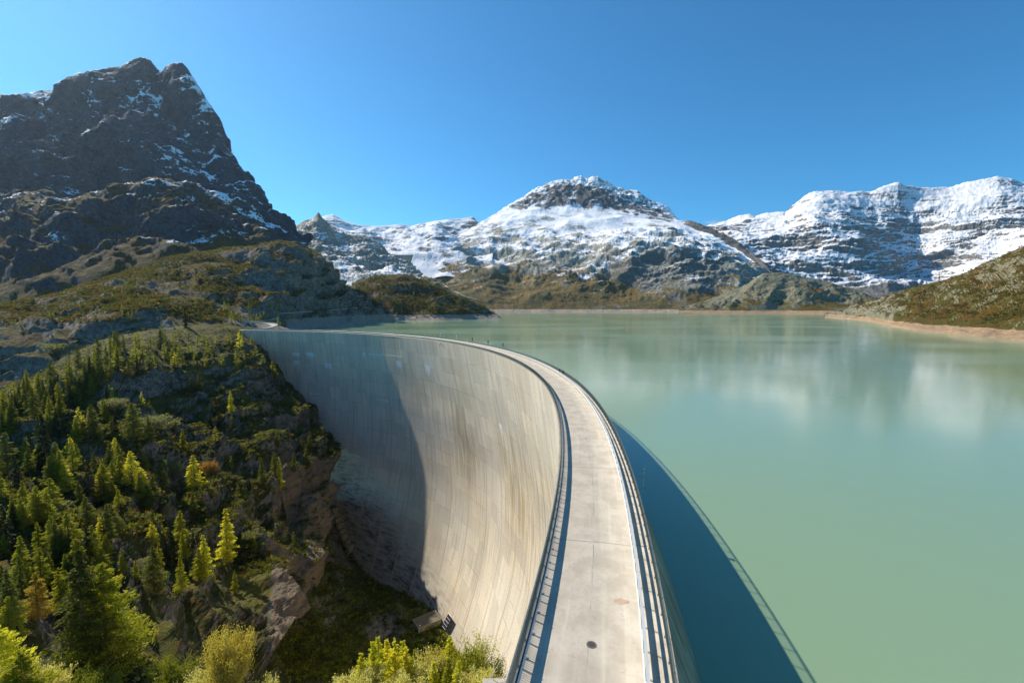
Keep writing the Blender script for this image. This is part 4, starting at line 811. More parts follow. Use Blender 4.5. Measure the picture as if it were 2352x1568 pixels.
scatter(16, 700, 960, lf([(700,1330),(800,1270),(900,1350),(960,1385)]), lf([(700,1540),(960,1500)]), 4, 9, 'GSGW', dict(G='dull green tree in the dark gorge at the foot of the dam', S='dark conifer in the gorge at the foot of the dam', W='pale willow shrub in the gorge at the foot of the dam'), 'trees in the gorge', 'gorge', 1.3)
LMK = [('the tallest dark spruce', 106, 1075), ('the broad olive larch', 214, 1000), ('the silvery willow bush', 352, 985), ('the black spruces by the rock face', 316, 850), ('the lone spruce on the knoll skyline', 425, 745),
 ('the bright pyramid-shaped larch', 450, 1120), ('the reddish-orange shrub', 481, 1085), ('the golden-topped larch', 92, 1195), ('the bare rock slab', 330, 1210), ('the big dark foreground spruce', 198, 1400), ('the left photo edge by the forest', 5, 960),
 ('the pale bush in the dark gully', 130, 810), ('the pair of bright larches', 290, 1105), ('the very bright tall larch', 643, 1120), ('the orange larch on the cliff', 491, 945), ('the bright larch at the dam corner', 550, 800), ('the orange meadow of the knoll', 460, 830), ('the tall rock wall by the gorge', 690, 1250),
 ('the dam foot building', 985, 1440), ('the tiny white hut', 504, 714), ('the curved road bridge', 600, 743), ('the shoulder top above the lake', 690, 560), ('the foot of the dark shoulder', 820, 715), ('the peninsula tip', 1130, 725), ('the peninsula top', 920, 632), ('the brown hillside left edge', 60, 760), ('the brown hillside centre', 350, 680),
 ('the spruce row on the right hillside', 2120, 680), ('the right photo edge above the shore', 2345, 700), ('the double-topped conifer', 144, 1270), ('the large yellow larch', 89, 1380), ('the oval tree low on the slope', 354, 1350), ('the tallest bright larch', 524, 1270)]
KN = dict(L='yellow-green larch', B='bright larch', G='dull green larch', P='plain green larch', S='dark spruce', W='grey-green willow shrub', Y='golden larch')
def auto_labels():
    G_ = {}
    for o, k, px, py, hp in AUTO:
        py = py-hp*.4; n, lx, ly = min(LMK, key=lambda m: (m[1]-px)**2+(m[2]-py)**2); a = math.degrees(math.atan2(ly-py, px-lx)) % 360
        d = ['right of', 'up and right of', 'above', 'up and left of', 'left of', 'down and left of', 'below', 'down and right of'][int(((a+22.5) % 360)//45)]
        G_.setdefault((k, n, d), []).append((math.hypot(px-lx, py-ly), o))
    ORD = ['nearest', 'second nearest', 'third nearest', 'fourth nearest', 'fifth nearest', 'sixth nearest', 'seventh nearest', 'eighth nearest', 'ninth nearest', 'tenth nearest', 'eleventh nearest', 'twelfth nearest', 'thirteenth nearest', 'fourteenth nearest', 'fifteenth nearest', 'sixteenth nearest', 'seventeenth nearest', 'eighteenth nearest', 'nineteenth nearest', 'twentieth nearest', 'farthest']
    for (k, n, d), L_ in G_.items():
        L_.sort(key=lambda t_: t_[0])
        for i, (_, o) in enumerate(L_): o['label'] = ('%s %s %s %s' % (ORD[min(i, 20)], KN[k], d, n)) if len(L_) > 1 else 'only %s directly %s %s' % (KN[k], d, n)
# pale willow bushes
for px, py, h, w, l in [(352,992,44,1.6,'wide silvery willow bush in the middle of the slope'),(262,945,34,1.7,'round grey-green willow bush left of the silvery one'),(130,815,30,1.8,'pale leafless-looking willow bush in the dark gully on the left'),(400,985,26,1.3,'thin pale bush to the right of the silvery willow'),(396,795,16,1.5,'round pale bush on the crest of the knoll'),(505,900,16,1.4,'small pale bush on the cliff top'),(545,840,14,1.6,'pale bush beside the dam on the knoll edge'),(125,1190,40,1.5,'grey-green bush on the low left slope'),(575,1245,30,1.2,'pale shrub beside the tallest bright larch')]:
    plant_px(px, py, h, 'W', l, w)

auto_labels()
# ---------------------------------------------------------------- undergrowth (leaf clumps hugging the ground)
def cover(name, S, N, n, size, mats, clump, seed, dens, per=22, maxpx=None):
    rng = np.random.RandomState(seed); S_ = S.reshape(-1, 3); N_ = N.reshape(-1, 3); d = dens(S_, N_); d = np.clip(d, 0, None)
    A_ = np.linalg.norm(np.cross(np.gradient(S, axis=1), np.gradient(S, axis=0)), axis=-1).ravel()*(200/np.maximum(S_[:, 1], 30))**2
    p = d*A_; p /= p.sum(); idx = rng.choice(len(S_), n, p=p); C0 = S_[idx]+N_[idx]*clump*.3
    r = clump*rng.uniform(.5, 1.5, (n, 1, 1)); dd_ = rng.normal(0, 1, (n, per, 3)); dd_ /= np.linalg.norm(dd_, axis=-1, keepdims=True)+1e-9; dd_[..., 2] = np.abs(dd_[..., 2])*.8
    jit = rng.normal(0, 1, (n, 1, 3))*clump*.8; jit[..., 2] = 0
    C = (C0[:, None]+jit+dd_*r*rng.uniform(.5, 1, (n, per, 1))).reshape(-1, 3)
    V, F = tufts(C, dd_.reshape(-1, 3)+np.array([0, 0, .4]), size, rng, asp=1.5)
    me = np_mesh(name, V, F)
    for m in mats: me.materials.append(m)
    mi = np.repeat(rng.randint(0, len(mats), n), per).astype(np.int32); me.polygons.foreach_set('material_index', mi)
    o = bpy.data.objects.new(name, me); col.objects.link(o); o['kind'] = 'stuff'; return o
M_HEATH = leaf_mat('heath_leaves', (.10, .085, .02), (.15, .11, .025), .3)
vz = lambda S_, N_: (1-.8*sstep(S_[:, 2], -38, -18)*sstep(S_[:, 1], 250, 300))*sstep(N_[:, 2], .35, .8)*(sstep(fbm(S_, 18, 3, .5, 77), -.25, .15)*.9+.1)
cover('undergrowth', SP_S[60:], SP_N[60:], 15000, .62, [M_SHRUB, M_SHRUB, M_GREEN, M_HEATH], 1.15, 1, vz)
cover('undergrowth', GO_S, GO_N, 9000, .8, [M_SHRUB, M_LARCH, M_GREEN, M_GREEN, M_SHRUB], 1.7, 2, lambda S_, N_: (sstep(fbm(S_, 30, 3, .5, 78), -.2, .1)*.9+.05)*(1-.9*np.exp(-((px_of(S_[:, 0], S_[:, 1], S_[:, 2])[0]-880)/55)**2-((px_of(S_[:, 0], S_[:, 1], S_[:, 2])[1]-1455)/50)**2)))
cover('undergrowth', NB_S, NB_N, 4200, .28, [M_SHRUB, M_GREEN, M_WILLOW], .6, 3, lambda S_, N_: .2+sstep(fbm(S_, 8, 3, .5, 79), -.2, .1))
fl_ = lambda w: (lambda S_, N_: sstep(N_[:, 2], .35, .75)*sstep(fbm(S_, 45, 4, .6, 80), -.12, .16)*sstep(S_[:, 2], 0, 8))
cover('undergrowth', HI_S[20:], HI_N[20:], 12000, 1.5, [M_SHRUB, M_SHRUB, M_HEATH, M_HEATH], 2.3, 5, fl_(1), 12)
cover('undergrowth', PE_S, PE_N, 3500, 2., [M_SHRUB, M_SHRUB, M_HEATH], 3.2, 6, fl_(1), 12)
cover('undergrowth', RH_S, RH_N, 6000, 1.6, [M_SHRUB, M_HEATH, M_HEATH], 2.4, 7, fl_(1), 12)
# ---------------------------------------------------------------- foreground trees and bushes
def big(name, px, ptop, pbase, Y, fn, args, mat, label, cat='tree', bark=None, dx=0):
    x, y, z = at(px, pbase, Y); x2, y2, z2 = at(px, ptop, Y); h = z2-z; cr, tr = fn(*args(h)); o = empty(name, (x, y, z)); tag(o, label, cat)
    link(cr.name.split('.')[0], cr, mat, o); link(tr.name.split('.')[0], tr, bark or M_BARK, o); return o
cf = lambda seed, w, nb, nt, size, droop, shape, up=0., rag=.4: (lambda h: (seed, h, w, nb, nt, size, droop, shape, .05, rag, up))
big('spruce', 198, 1262, 1570, 58, conifer_mesh, cf(1, .30, 230, 150, .34, .35, .85, .0, .6), M_SPRUCE2, 'big dark spruce in the bottom left foreground')
big('larch', 252, 1296, 1580, 60, conifer_mesh, cf(2, .34, 300, 120, .34, .05, .66, .2, .5), M_LARCH, 'big bright green larch beside the big dark foreground spruce')
big('larch', 0, 1440, 1700, 50, conifer_mesh, cf(3, .42, 220, 100, .32, .05, .7, .25, .4), M_LARCHB, 'bright larch branches at the bottom left corner')
big('larch', 60, 1500, 1680, 48, conifer_mesh, cf(4, .45, 200, 90, .30, .05, .7, .25, .4), M_LARCH, 'low green larch at the bottom near the left corner')
bf = lambda seed, w, lobes, nt, size: (lambda h: (seed, h, w, lobes, nt, size, 5, True))
big('birch', 530, 1438, 1600, 52, bush_mesh, bf(5, .46, 60, 520, .14), M_BIRCH, 'yellow-leaved birch bush with bare stems at the bottom', 'shrub', M_BARKL)
big('shrub', 395, 1505, 1620, 55, bush_mesh, bf(6, .75, 60, 300, .15), M_GREEN, 'dark green leafy shrub right of the big foreground larch', 'shrub')
big('shrub', 350, 1515, 1600, 60, bush_mesh, bf(7, .7, 40, 260, .14), M_LARCH, 'low olive shrub under the big foreground larch', 'shrub')
big('shrub', 90, 1520, 1640, 50, bush_mesh, bf(8, .9, 70, 300, .15), M_WILLOW, 'silvery leafy bush along the bottom left edge', 'shrub')
big('shrub', 200, 1535, 1650, 50, bush_mesh, bf(9, .9, 70, 300, .15), M_GREEN, 'deep green bush under the big dark spruce', 'shrub')
big('shrub', 455, 1540, 1640, 50, bush_mesh, bf(10, .8, 50, 260, .14), M_WILLOW, 'small pale bush left of the birch at the bottom edge', 'shrub')
big('shrub', 610, 1545, 1640, 52, bush_mesh, bf(20, .6, 24, 100, .2), M_WILLOW, 'sparse pale bush right of the birch', 'shrub')
# bright larches in front of the dam foot
for i, (px, tp, Yd, k, lab) in enumerate([
 (875,1466,47,M_LARCHB,'bright young larch with the highest tip left of the dam foot building'),(862,1472,45,M_LARCHB,'bright young larch at the left end of the foreground row'),(893,1472,49,M_LARCHB,'bright young larch third from the left in the foreground row'),
 (912,1467,46,M_LARCHB,'bright young larch fourth from the left, in front of the dam foot'),(928,1470,48,M_LARCHB,'bright young larch with a thin leader in the middle of the foreground row'),(940,1484,45,M_LARCHB,'bright young larch right of the thin leader'),
 (955,1496,46,M_LARCH,'lower larch under the dam foot building'),(998,1522,43,M_LARCHB,'bright larch tip low in the middle of the foreground bushes'),(1030,1514,42,M_LARCH,'green larch between the pale willows'),(1052,1520,41,M_LARCHB,'low bright larch near the crest railing'),
 (835,1500,44,M_LARCHB,'low bright larch at the left flank of the foreground row'),(1035,1463,47,M_LARCHB,'bright larch top in front of the tree shadow on the dam')]):
    big('larch', px, tp, 1660, Yd, conifer_mesh, cf(30+i, .24, 170, 90, .22, .05, .8, .3, .3), k, lab)
for i, (px, tp, Yd, m, w, lab) in enumerate([(1088,1452,46,M_LARCH,.55,'tall leafy green bush nearest the dam face'),(1065,1480,45,M_GREEN,.5,'green bush left of the tall leafy one'),(1112,1490,45,M_GREEN,.45,'olive bush beside the crest railing'),(800,1545,44,M_WILLOW,.8,'silvery bush at the bottom left of the bright larches'),(845,1530,43,M_WILLOW,.7,'silvery bush under the bright larches'),(975,1500,44,M_WILLOW,.6,'pale willow in the gap between the larches'),(1000,1490,45,M_BIRCH,.5,'yellowish bush with red-tinged leaves below the building'),(1070,1535,41,M_WILLOW,.6,'pale sparse willow left of the concrete abutment block'),(1108,1530,41,M_WILLOW,.5,'grey twiggy bush by the concrete abutment block'),(910,1545,42,M_WILLOW,.8,'silvery bush at the bottom of the larch row')]):
    big('willow_shrub', px, tp, 1640, Yd, bush_mesh, bf(60+i, w, 46, 330, .145), m, lab, 'shrub', M_BARKL)
# ---------------------------------------------------------------- things on the crest
M_STEEL = plain('grey_green_steel', (.12, .15, .14), .5, .3, .5, .1, 4)
M_GALV = plain('galvanised_steel', (.55, .56, .54), .5, .15, .5, .12, 2.5)
M_DARKST = plain('dark_steel', (.05, .06, .07), .5, .3)
M_WHITE = plain('white_paint', (.75, .76, .76), .5)
M_NAVY = plain('dark_panel', (.02, .028, .04), .35)
M_CONC = plain('plain_concrete', (.42, .38, .31), .9, 0, .2, .25, .8)
M_CONCD = plain('weathered_concrete', (.30, .255, .17), .9, 0, .2, .35, .9)
M_ROOF = plain('roof_slabs', (.17, .15, .115), .9, 0, .2, .5, 1.6)
DA = 2.0/DR*180/math.pi
def frame_at(a, off, z=0.): x, y = dam_xy(a, off); return (float(x), float(y), z), R(a)+math.pi/2     # local x runs along the dam, local y towards the valley
def inst(name, me, mat, root, a, off, z=0.):
    loc, rz = frame_at(a, off, z); c = bpy.data.objects.new(name, me); col.objects.link(c); c.parent = root
    if len(me.materials) == 0: me.materials.append(mat)
    c.location = Vector(loc)-Vector(root.location); c.rotation_euler = (0, 0, rz); return c
def baked(name, me, mat, root, angs, off, z=0.):
    n = len(me.vertices); co = np.empty(n*3, np.float32); me.vertices.foreach_get('co', co); co = co.reshape(-1, 3); P0 = [tuple(p.vertices) for p in me.polygons]; mb = MB()
    for a in angs:
        loc, rz = frame_at(a, off, z); c, s = math.cos(rz), math.sin(rz); W = np.stack([co[:, 0]*c-co[:, 1]*s+loc[0]-root.location.x, co[:, 0]*s+co[:, 1]*c+loc[1]-root.location.y, co[:, 2]+loc[2]-root.location.z], 1)
        mb.add(W.tolist(), P0)
    o = mb.build(name, mat, root); o['kind'] = 'stuff'; return o
def along(off, z, a0, a1, step=.37): return [(*map(float, dam_xy(a, off)), z) for a in np.arange(a0, a1, step)]
def mesh_of(fn): mb = MB(); fn(mb); me = bpy.data.meshes.new('m'); me.from_pydata(mb.V, [], mb.F); me.update(); return me
def rebase(mb, root): mb.V = [(v[0]-root.location.x, v[1]-root.location.y, v[2]-root.location.z) for v in mb.V]
A0, A1 = -21.5, 77.2
PANG = np.arange(A0, A1, DA)
def railing(off, label, inner):
    root = empty('railing', frame_at(-14, off)[0]); tag(root, label, 'railing')
    post = mesh_of(lambda m: (m.box((0, 0, .57), (.07, .05, 1.14)), m.box((0, 0, .01), (.16, .14, .03)), m.tube((0, inner*.06, 1.1), (0, -inner*.03, 1.2), .03)))
    def pan(m):
        for k in range(13): m.box((-.92+k*1.84/12, 0, .60), (.024, .024, .86))
        m.box((0, 0, .16), (1.94, .035, .04)); m.box((0, 0, 1.02), (1.94, .035, .04))
    panel = mesh_of(pan); post.name = 'post'; panel.name = 'baluster_panel'
    near = [i for i in range(len(PANG)) if PANG[i] > -17][:100]; far = [i for i in range(len(PANG)) if i not in near]
    for i in near: inst('post', post, M_STEEL, root, PANG[i], off); inst('baluster_panel', panel, M_STEEL, root, PANG[i]+DA/2, off)
    baked('post', post.copy(), M_STEEL, root, PANG[far], off); baked('baluster_panel', panel.copy(), M_STEEL, root, PANG[far]+DA/2, off)
    mb = MB(); mb.sweep(along(off-inner*.02, 1.12, A0, A1), [(-.04, -.02), (.04, -.02), (.04, .035), (-.04, .035)]); rebase(mb, root); mb.build('handrail', M_STEEL, root)
    return root
railing(.40, 'grey-green steel railing along the valley edge of the dam crest, above the deep dam face', 1)
railing(8.62, 'grey-green steel railing along the lake edge of the dam crest', -1)
def guard(off, label, side, upper):
    root = empty('guardrail', frame_at(-14, off)[0]); tag(root, label, 'guardrail')
    g_post = mesh_of(lambda m: (m.box((0, -side*.09, .38 if not upper else .44), (.07, .08, .76 if not upper else .88)), m.box((0, -side*.09, .01), (.2, .2, .03)))); g_post.name = 'post'
    near = [i for i in range(len(PANG)) if PANG[i] > -17][:100]; far = [i for i in range(len(PANG)) if i not in near]
    for i in near: inst('post', g_post, M_GALV, root, PANG[i]+DA*.35, off)
    baked('post', g_post.copy(), M_GALV, root, PANG[far]+DA*.35, off)
    w = [(0, .36), (.045, .40), (.045, .45), (0, .50), (0, .56), (.045, .61), (.045, .66), (0, .70)]; s = side
    prof = [(s*(-a), b) for a, b in w]+[(s*(.012-a), b) for a, b in reversed(w)]
    mb = MB(); mb.sweep(along(off, 0, A0, A1), prof); rebase(mb, root); mb.build('beam', M_GALV, root)
    mb = MB()
    if upper: mb.sweep(along(off+.13, .88, A0, A1), [(-.09, -.02), (.09, -.02), (.09, .03), (-.09, .03)])
    else: mb.sweep(along(off-.02, .74, A0, A1), [(-.045, -.03), (.045, -.03), (.045, .05), (-.045, .05)])
    rebase(mb, root); mb.build('top_rail', M_GALV if upper else M_DARKST, root)  # dark steel on the valley side paints in the shade of its unlit top
# sweep side: positive = to the right of travel; travel with rising angle -> right = away from the centre (upstream)
guard(.76, 'low guardrail with shade-coloured top on the valley side of the crest roadway', -1, False)
guard(7.18, 'bright galvanised double guardrail between the crest roadway and the lakeside walkway', 1, True)
# sign panels
for i, a in enumerate((21.1, 24.6, 28.3, 32.1, 35.9, 39.6)):
    far = i > 2; loc, rz = frame_at(a, 8.82); root = empty('sign_panel', loc, rz+.25)
    tag(root, ('dark upright panel on the lake railing, nearest to the viewer of six', 'dark upright panel on the lake railing, second nearest of six', 'dark upright panel on the lake railing, beside the small white cabinet', 'pale upright panel with a dark square, nearest of three pale ones on the lake railing', 'pale upright panel with a dark square, middle of three pale ones on the lake railing', 'pale upright panel with a dark square, farthest of three on the lake railing')[i], 'panel', 'upright panels on the lake railing')
    m = MB(); m.box((0, 0, .95), (.07, .07, 1.9)); m.box((0, 0, 2.6), (.07, .07, 1.6)); m.build('post', M_DARKST, root)
    m = MB(); m.box((.36, .07, 2.68), (.80, .06, 1.72)); m.build('board', M_WHITE if far else M_NAVY, root)
    if far: m = MB(); m.box((.36, .115, 2.75), (.62, .03, .6)); m.build('picture', M_NAVY, root)
    else: m = MB(); m.box((.36, .07, 3.56), (.84, .08, .04)); m.box((-.06, .07, 2.68), (.04, .08, 1.76)); m.build('board_edge', M_GALV, root)
loc, rz = frame_at(29.4, 8.1); root = empty('cabinet', loc, rz); tag(root, 'small white-topped box on the lakeside walkway of the crest', 'cabinet')
m = MB(); m.box((0, 0, .5), (.9, .6, 1.0)); m.build('body', M_CONCD, root); m = MB(); m.box((0, 0, 1.06), (1.1, .8, .12)); m.build('lid', M_WHITE, root)
loc, rz = frame_at(32.6, -.1, -.6); root = empty('floodlight', loc, rz); tag(root, 'small white lamp on a dark bracket hanging from the valley edge of the crest', 'lamp')
m = MB(); m.tube((0, -.1, .3), (-.7, .9, -1.9), .1); m.build('bracket', M_DARKST, root); m = MB(); m.box((0, .3, .2), (.6, .6, .5)); m.build('lamp_head', M_WHITE, root)
# water level gauge on the lake face
x, y = dam_xy(-6.2, 11.3); root = empty('water_gauge', (float(x), float(y), -5.)); tag(root, 'upright level gauge with red and black marks standing off the lake face of the dam', 'gauge')
rz = R(-6.2)+math.pi/2; root.rotation_euler = (0, 0, rz-.35)
m = MB(); m.box((0, 0, 1.7), (.26, .05, 3.5)); m.build('staff', M_WHITE, root)
m = MB(); mr = MB()
for k in range(17): (m if k % 2 else mr).box((.15+(k % 2)*.03, -.04, .15+k*.2), (.15, .03, .12))
m.box((.16, .02, 1.7), (.02, .02, 3.4)); m.build('black_marks', M_DARKST, root)
M_RED = plain('red_paint', (.35, .06, .05), .6)
for z in (.05, .85, 2.4, 3.3): mr.box((-.2, -.03, z), (.22, .03, .14))
mr.build('red_marks', M_RED, root)
for z in (.6, 2.45): m = MB(); m.tube((0, 0, z), (-.5, 2.2, z+.05), .035); m.build('arm', M_GALV, root)
# manhole cover, repair patch
x, y = dam_xy(-12.54, 4.3); root = empty('manhole_cover', (float(x), float(y), -.035)); tag(root, 'small round dark manhole cover in the crest roadway near the bottom of the photo', 'manhole cover')
m = MB(); n = 24; m.add([(math.cos(6.2832*k/n)*.3, math.sin(6.2832*k/n)*.3, .012) for k in range(n)]+[(math.cos(6.2832*k/n)*.3, math.sin(6.2832*k/n)*.3, -.05) for k in range(n)], [tuple(range(n))]+[(k, n+k, n+(k+1) % n, (k+1) % n) for k in range(n)]); m.build('ring', plain('cast_iron', (.13, .11, .095), .7), root)
m = MB(); m.add([(math.cos(6.2832*k/n)*.22, math.sin(6.2832*k/n)*.22, .016) for k in range(n)], [tuple(range(n))])
for k in range(-2, 3): m.box((0, k*.08, .02), (.34-abs(k)*.06, .02, .008))
m.build('lid', plain('cast_iron_lid', (.07, .06, .055), .7), root)
rng = np.random.RandomState(4); m = MB(); n = 26; cx_, cy_ = at(2483/1.7415, 2405/1.7415, 1)[:2]; loc, _, _ = ground_hit(2483/1.7415, 2404/1.7415)
if loc: m.add([(loc.x-dam.location.x+math.cos(6.2832*k/n)*.52*rng.uniform(.75, 1.15)+.0, loc.y-dam.location.y+math.sin(6.2832*k/n)*.3*rng.uniform(.7, 1.2), loc.z+.006-dam.location.z) for k in range(n)], [tuple(range(n))]); o = m.build('repair_patch', plain('repair_mortar', (.50, .36, .25), .9, var=.2), dam)
# concrete block beside the railing
root = empty('concrete_block', (-.95, 21.6, -.5)); tag(root, 'pale concrete block beside the valley railing at the bottom edge of the photo', 'concrete block')
m = MB(); m.box((-.05, 0, -2.5), (1.2, 3.9, 5.)); m.build('block', M_CONC, root); m = MB(); m.tube((-.5, 1.6, 0), (-.1, 1.85, .35), .012); m.tube((-.1, 1.85, .35), (.9, 3.2, 1.1), .012); m.tube((-.1, 1.85, 0), (-.1, 1.85, .4), .02); m.build('cable', M_GALV, root)
# ---------------------------------------------------------------- dam foot building, platform, solar panel
def pz(px, py, z):
    y = py-CYV; F = FV*CP-y*SP; D = FV*SP+y*CP; Y = (CAMH-z)*F/D; return Vector(((px-CXV)*Y/F, Y, z))
ZT, ZB = -158.7, -166.
c4 = [pz(*p, ZT) for p in ((948, 1422), (961.3, 1442.2), (1014.8, 1420), (999.1, 1402.2))]
e1 = (c4[2]-c4[1]); ang = math.atan2(e1.y, e1.x); L1_ = e1.length; L2_ = (c4[0]-c4[1]).length; ctr = (c4[0]+c4[1]+c4[2]+c4[3])/4
bld = empty('building', (ctr.x, ctr.y, ZB), ang); tag(bld, 'small concrete building with a flat slab roof at the foot of the dam', 'building')
def wood(m): m.box((0, 0, (ZT-ZB)/2-2), (L1_-.4, L2_-.5, ZT-ZB+3.9))
m = MB(); wood(m); t = NT('board_marked_concrete'); g = t.n('ShaderNodeTexCoord'); P = g.outputs['Object']
c = t.mix(t.ramp(t.noise(P, 1., 5, .6, stretch=(1.5, 1.5, .12)), .4, .65), (.46, .38, .21), (.30, .26, .17)); m.build('walls', t.surf(t.bsdf(c, .9)), bld)
t = NT('slab_roof'); g = t.n('ShaderNodeTexCoord'); P = g.outputs['Object']; b = t.n('ShaderNodeTexBrick'); t.l(P, b.inputs[0]); b.offset = 0; b.inputs['Scale'].default_value = 1.; b.inputs['Brick Width'].default_value = .6; b.inputs['Row Height'].default_value = .6; b.inputs['Mortar Size'].default_value = .06
b.inputs['Color1'].default_value = (.15, .13, .095, 1); b.inputs['Color2'].default_value = (.22, .19, .14, 1); b.inputs['Mortar'].default_value = (.07, .06, .045, 1)
c = t.mix(t.ramp(t.noise(P, .5, 5, .65), .45, .65, 0, .6), b.outputs[0], (.10, .085, .06)); mr = t.surf(t.bsdf(c, .9))
m = MB(); m.box((0, 0, ZT-ZB-.05), (L1_, L2_, .3)); m.build('roof', mr, bld); m = MB()
for sx, sy, lx, ly in ((0, 1, L1_+.1, .12), (0, -1, L1_+.1, .12), (1, 0, .12, L2_-.13), (-1, 0, .12, L2_-.13)): m.box((sx*L1_/2, sy*L2_/2, ZT-ZB+.03), (lx, ly, .28))
m.build('roof_edge', M_CONC, bld)
m = MB(); m.box((-L1_/2+2.2, -L2_/2+.22, 1.7), (2.0, .12, 2.9)); dr = m.build('door', plain('green_grey_door', (.34, .38, .30), .6), bld); m = MB(); m.box((-L1_/2+1.5, -L2_/2+.13, 1.6), (.1, .08, .3)); m.build('handle', M_DARKST, dr)
m = MB(); m.box((-L1_/2+1.6, -L2_/2+1.6, ZT-ZB+.15), (.9, .6, .12)); m.build('roof_hatch', M_WHITE, bld)
p4 = [pz(*p, ZB+.1) for p in ((965.3, 1470.7), (994.5, 1460.2), (1010.5, 1480), (979.4, 1493.3))]; cc = sum(p4, Vector())/4
root = empty('platform', cc-Vector((0, 0, 3))); tag(root, 'low concrete platform with damp stains in front of the dam foot building', 'platform')
m = MB(); m.hexa([p-cc+Vector((0, 0, -3)) for p in p4]+[p-cc+Vector((0, 0, 3)) for p in p4]); t = NT('stained_concrete'); g = t.n('ShaderNodeNewGeometry'); P = g.outputs['Position']; m.build('slab', t.surf(t.bsdf(t.mix(t.ramp(t.noise(P, .45, 5, .6), .52, .6), (.36, .31, .25), (.09, .07, .05)), .9)), root)
m = MB(); q = p4[1]-cc+(p4[2]-p4[1])*.16+(p4[0]-p4[1])*.12; m.box((q.x, q.y, 3.2), (1.3, .8, .4), ang); m.build('hatch', M_GALV, root)
sc_ = [face_hit(*p) for p in ((1029.7, 1407.8), (1037., 1417.6), (1022.5, 1445.4), (1015.2, 1435.3))]
q4 = [Vector(at(p[0], p[1], h[2]*k)) for p, h, k in zip(((1029.7, 1407.8), (1037., 1417.6), (1022.5, 1445.4), (1015.2, 1435.3)), sc_, (.990, .984, .984, .990))]
cc = sum(q4, Vector())/4; root = empty('solar_panel', cc); tag(root, 'dark glass panel array in a white frame leaning on the foot of the dam', 'solar panel')
nrm_ = (q4[1]-q4[0]).cross(q4[3]-q4[0]).normalized(); nrm_ = nrm_ if nrm_.y < 0 else -nrm_
m = MB(); m.hexa([p-cc-nrm_*.12 for p in q4]+[p-cc for p in q4]); m.build('glass', plain('solar_glass', (.012, .016, .04), .15, 0, .6), root)
m = MB(); n = nrm_*.04
def bar(a, b, r=.07): m.tube(a-cc+n, b-cc+n, r, None, 4)
for k in range(5): bar(q4[0].lerp(q4[3], k/4), q4[1].lerp(q4[2], k/4))
for k in range(4): bar(q4[0].lerp(q4[1], k/3), q4[3].lerp(q4[2], k/3), .05)
m.build('frame', M_WHITE, root); m = MB()
for p in (q4[1], q4[2], q4[1].lerp(q4[2], .5)): m.tube(p-cc, p-cc-nrm_*2.6, .06)
m.build('rack', M_GALV, root)
# stepped concrete blocks where the dam meets the rock
for i, (x, y, s) in enumerate([(265,300,1.),(290,420,1.),(340,540,1.),(395,670,1.05),(445,810,1.1),(495,930,1.),(560,1085,1.05),(640,1200,1.),(590,1280,.8)]):
    u, v = (1290+x*.1659)/1.7415, (1980+y*.1659)/1.7415; h = face_hit(u+3, v); Y = (h[2] if h else 345)-3.5; p = at(u, v+3, Y)
    root = empty('buttress_block', (float(p[0]), float(p[1]), float(p[2])-2), -.5); tag(root, ('topmost', 'second', 'third', 'fourth', 'fifth', 'sixth', 'seventh', 'eighth', 'lowest')[i]+' of the nine stepped concrete blocks beside the lower left edge of the dam', 'concrete block', 'stepped concrete blocks along the dam edge')
    m = MB(); m.hexa([(-1.5*s,-1.5*s,-1.6),(1.5*s,-1.4*s,-1.6),(1.5*s,3.,-1.6),(-1.5*s,3.,-1.6),(-1.7*s,-1.7*s,2.6),(1.7*s,-1.7*s,3.),(1.7*s,3,3.),(-1.7*s,3,2.6)]); m.box((0, -1.75*s, .6), (.25, .2, 3.6)); m.build('block', M_CONCD, root)
# ---------------------------------------------------------------- curved road bridge at the far end
pts = [(578,405,-.03),(592,410,.1),(606,420,.4),(620,436,.9),(629,456,1.6),(622,478,2.4),(602,492,3.0),(570,502,3.6),(541,510,4.0),(528,514,4.2)]
W_ = [Vector(((p-CXV)*Y/(FV*CP+46*SP), Y, z)) for p, Y, z in pts]; path = []
for i in range(len(W_)-1):
    a, b, c, d = W_[max(i-1, 0)], W_[i], W_[i+1], W_[min(i+2, len(W_)-1)]
    for k in range(8): t_ = k/8; path.append(.5*((2*b)+(c-a)*t_+(2*a-5*b+4*c-d)*t_*t_+(3*b-a-3*c+d)*t_**3))
root = empty('road_bridge', W_[6]-Vector((0, 0, 12))); tag(root, 'curved concrete road bridge on pillars at the far left end of the dam', 'bridge')
m = MB(); m.sweep(path, [(-3.4, -.7), (3.4, -.7), (3.4, 0), (-3.4, 0)]); rebase(m, root); m.build('deck', M_CONC, root)
for s in (-1, 1):
    m = MB(); m.sweep(path, [(s*3.2-.12, .005), (s*3.2+.12, .005), (s*3.2+.12, .5), (s*3.2-.12, .5)]); rebase(m, root); m.build('kerb', M_CONC, root)
    m = MB(); m.sweep([p+Vector((0, 0, .95)) for p in path], [(s*3.2-.06, -.08), (s*3.2+.06, -.08), (s*3.2+.06, .08), (s*3.2-.06, .08)])
    for p, q in zip(path[::2], path[1::2]): t_ = (q-p).normalized(); sd = Vector((t_.y, -t_.x, 0)); e = p+sd*s*3.2; m.box((e.x, e.y, p.z+.7), (.1, .1, .6))
    rebase(m, root); m.build('rail', M_GALV, root)
for px, Y, w in ((545, 508, 2.), (557, 505, 1.8), (567, 501, 1.8), (580, 497, 1.2)):
    x = (px-CXV)*Y/(FV*CP+46*SP); m = MB(); m.box((x, Y, -5.5), (w, 5.5, 17)); rebase(m, root); m.build('pillar', M_CONC, root)
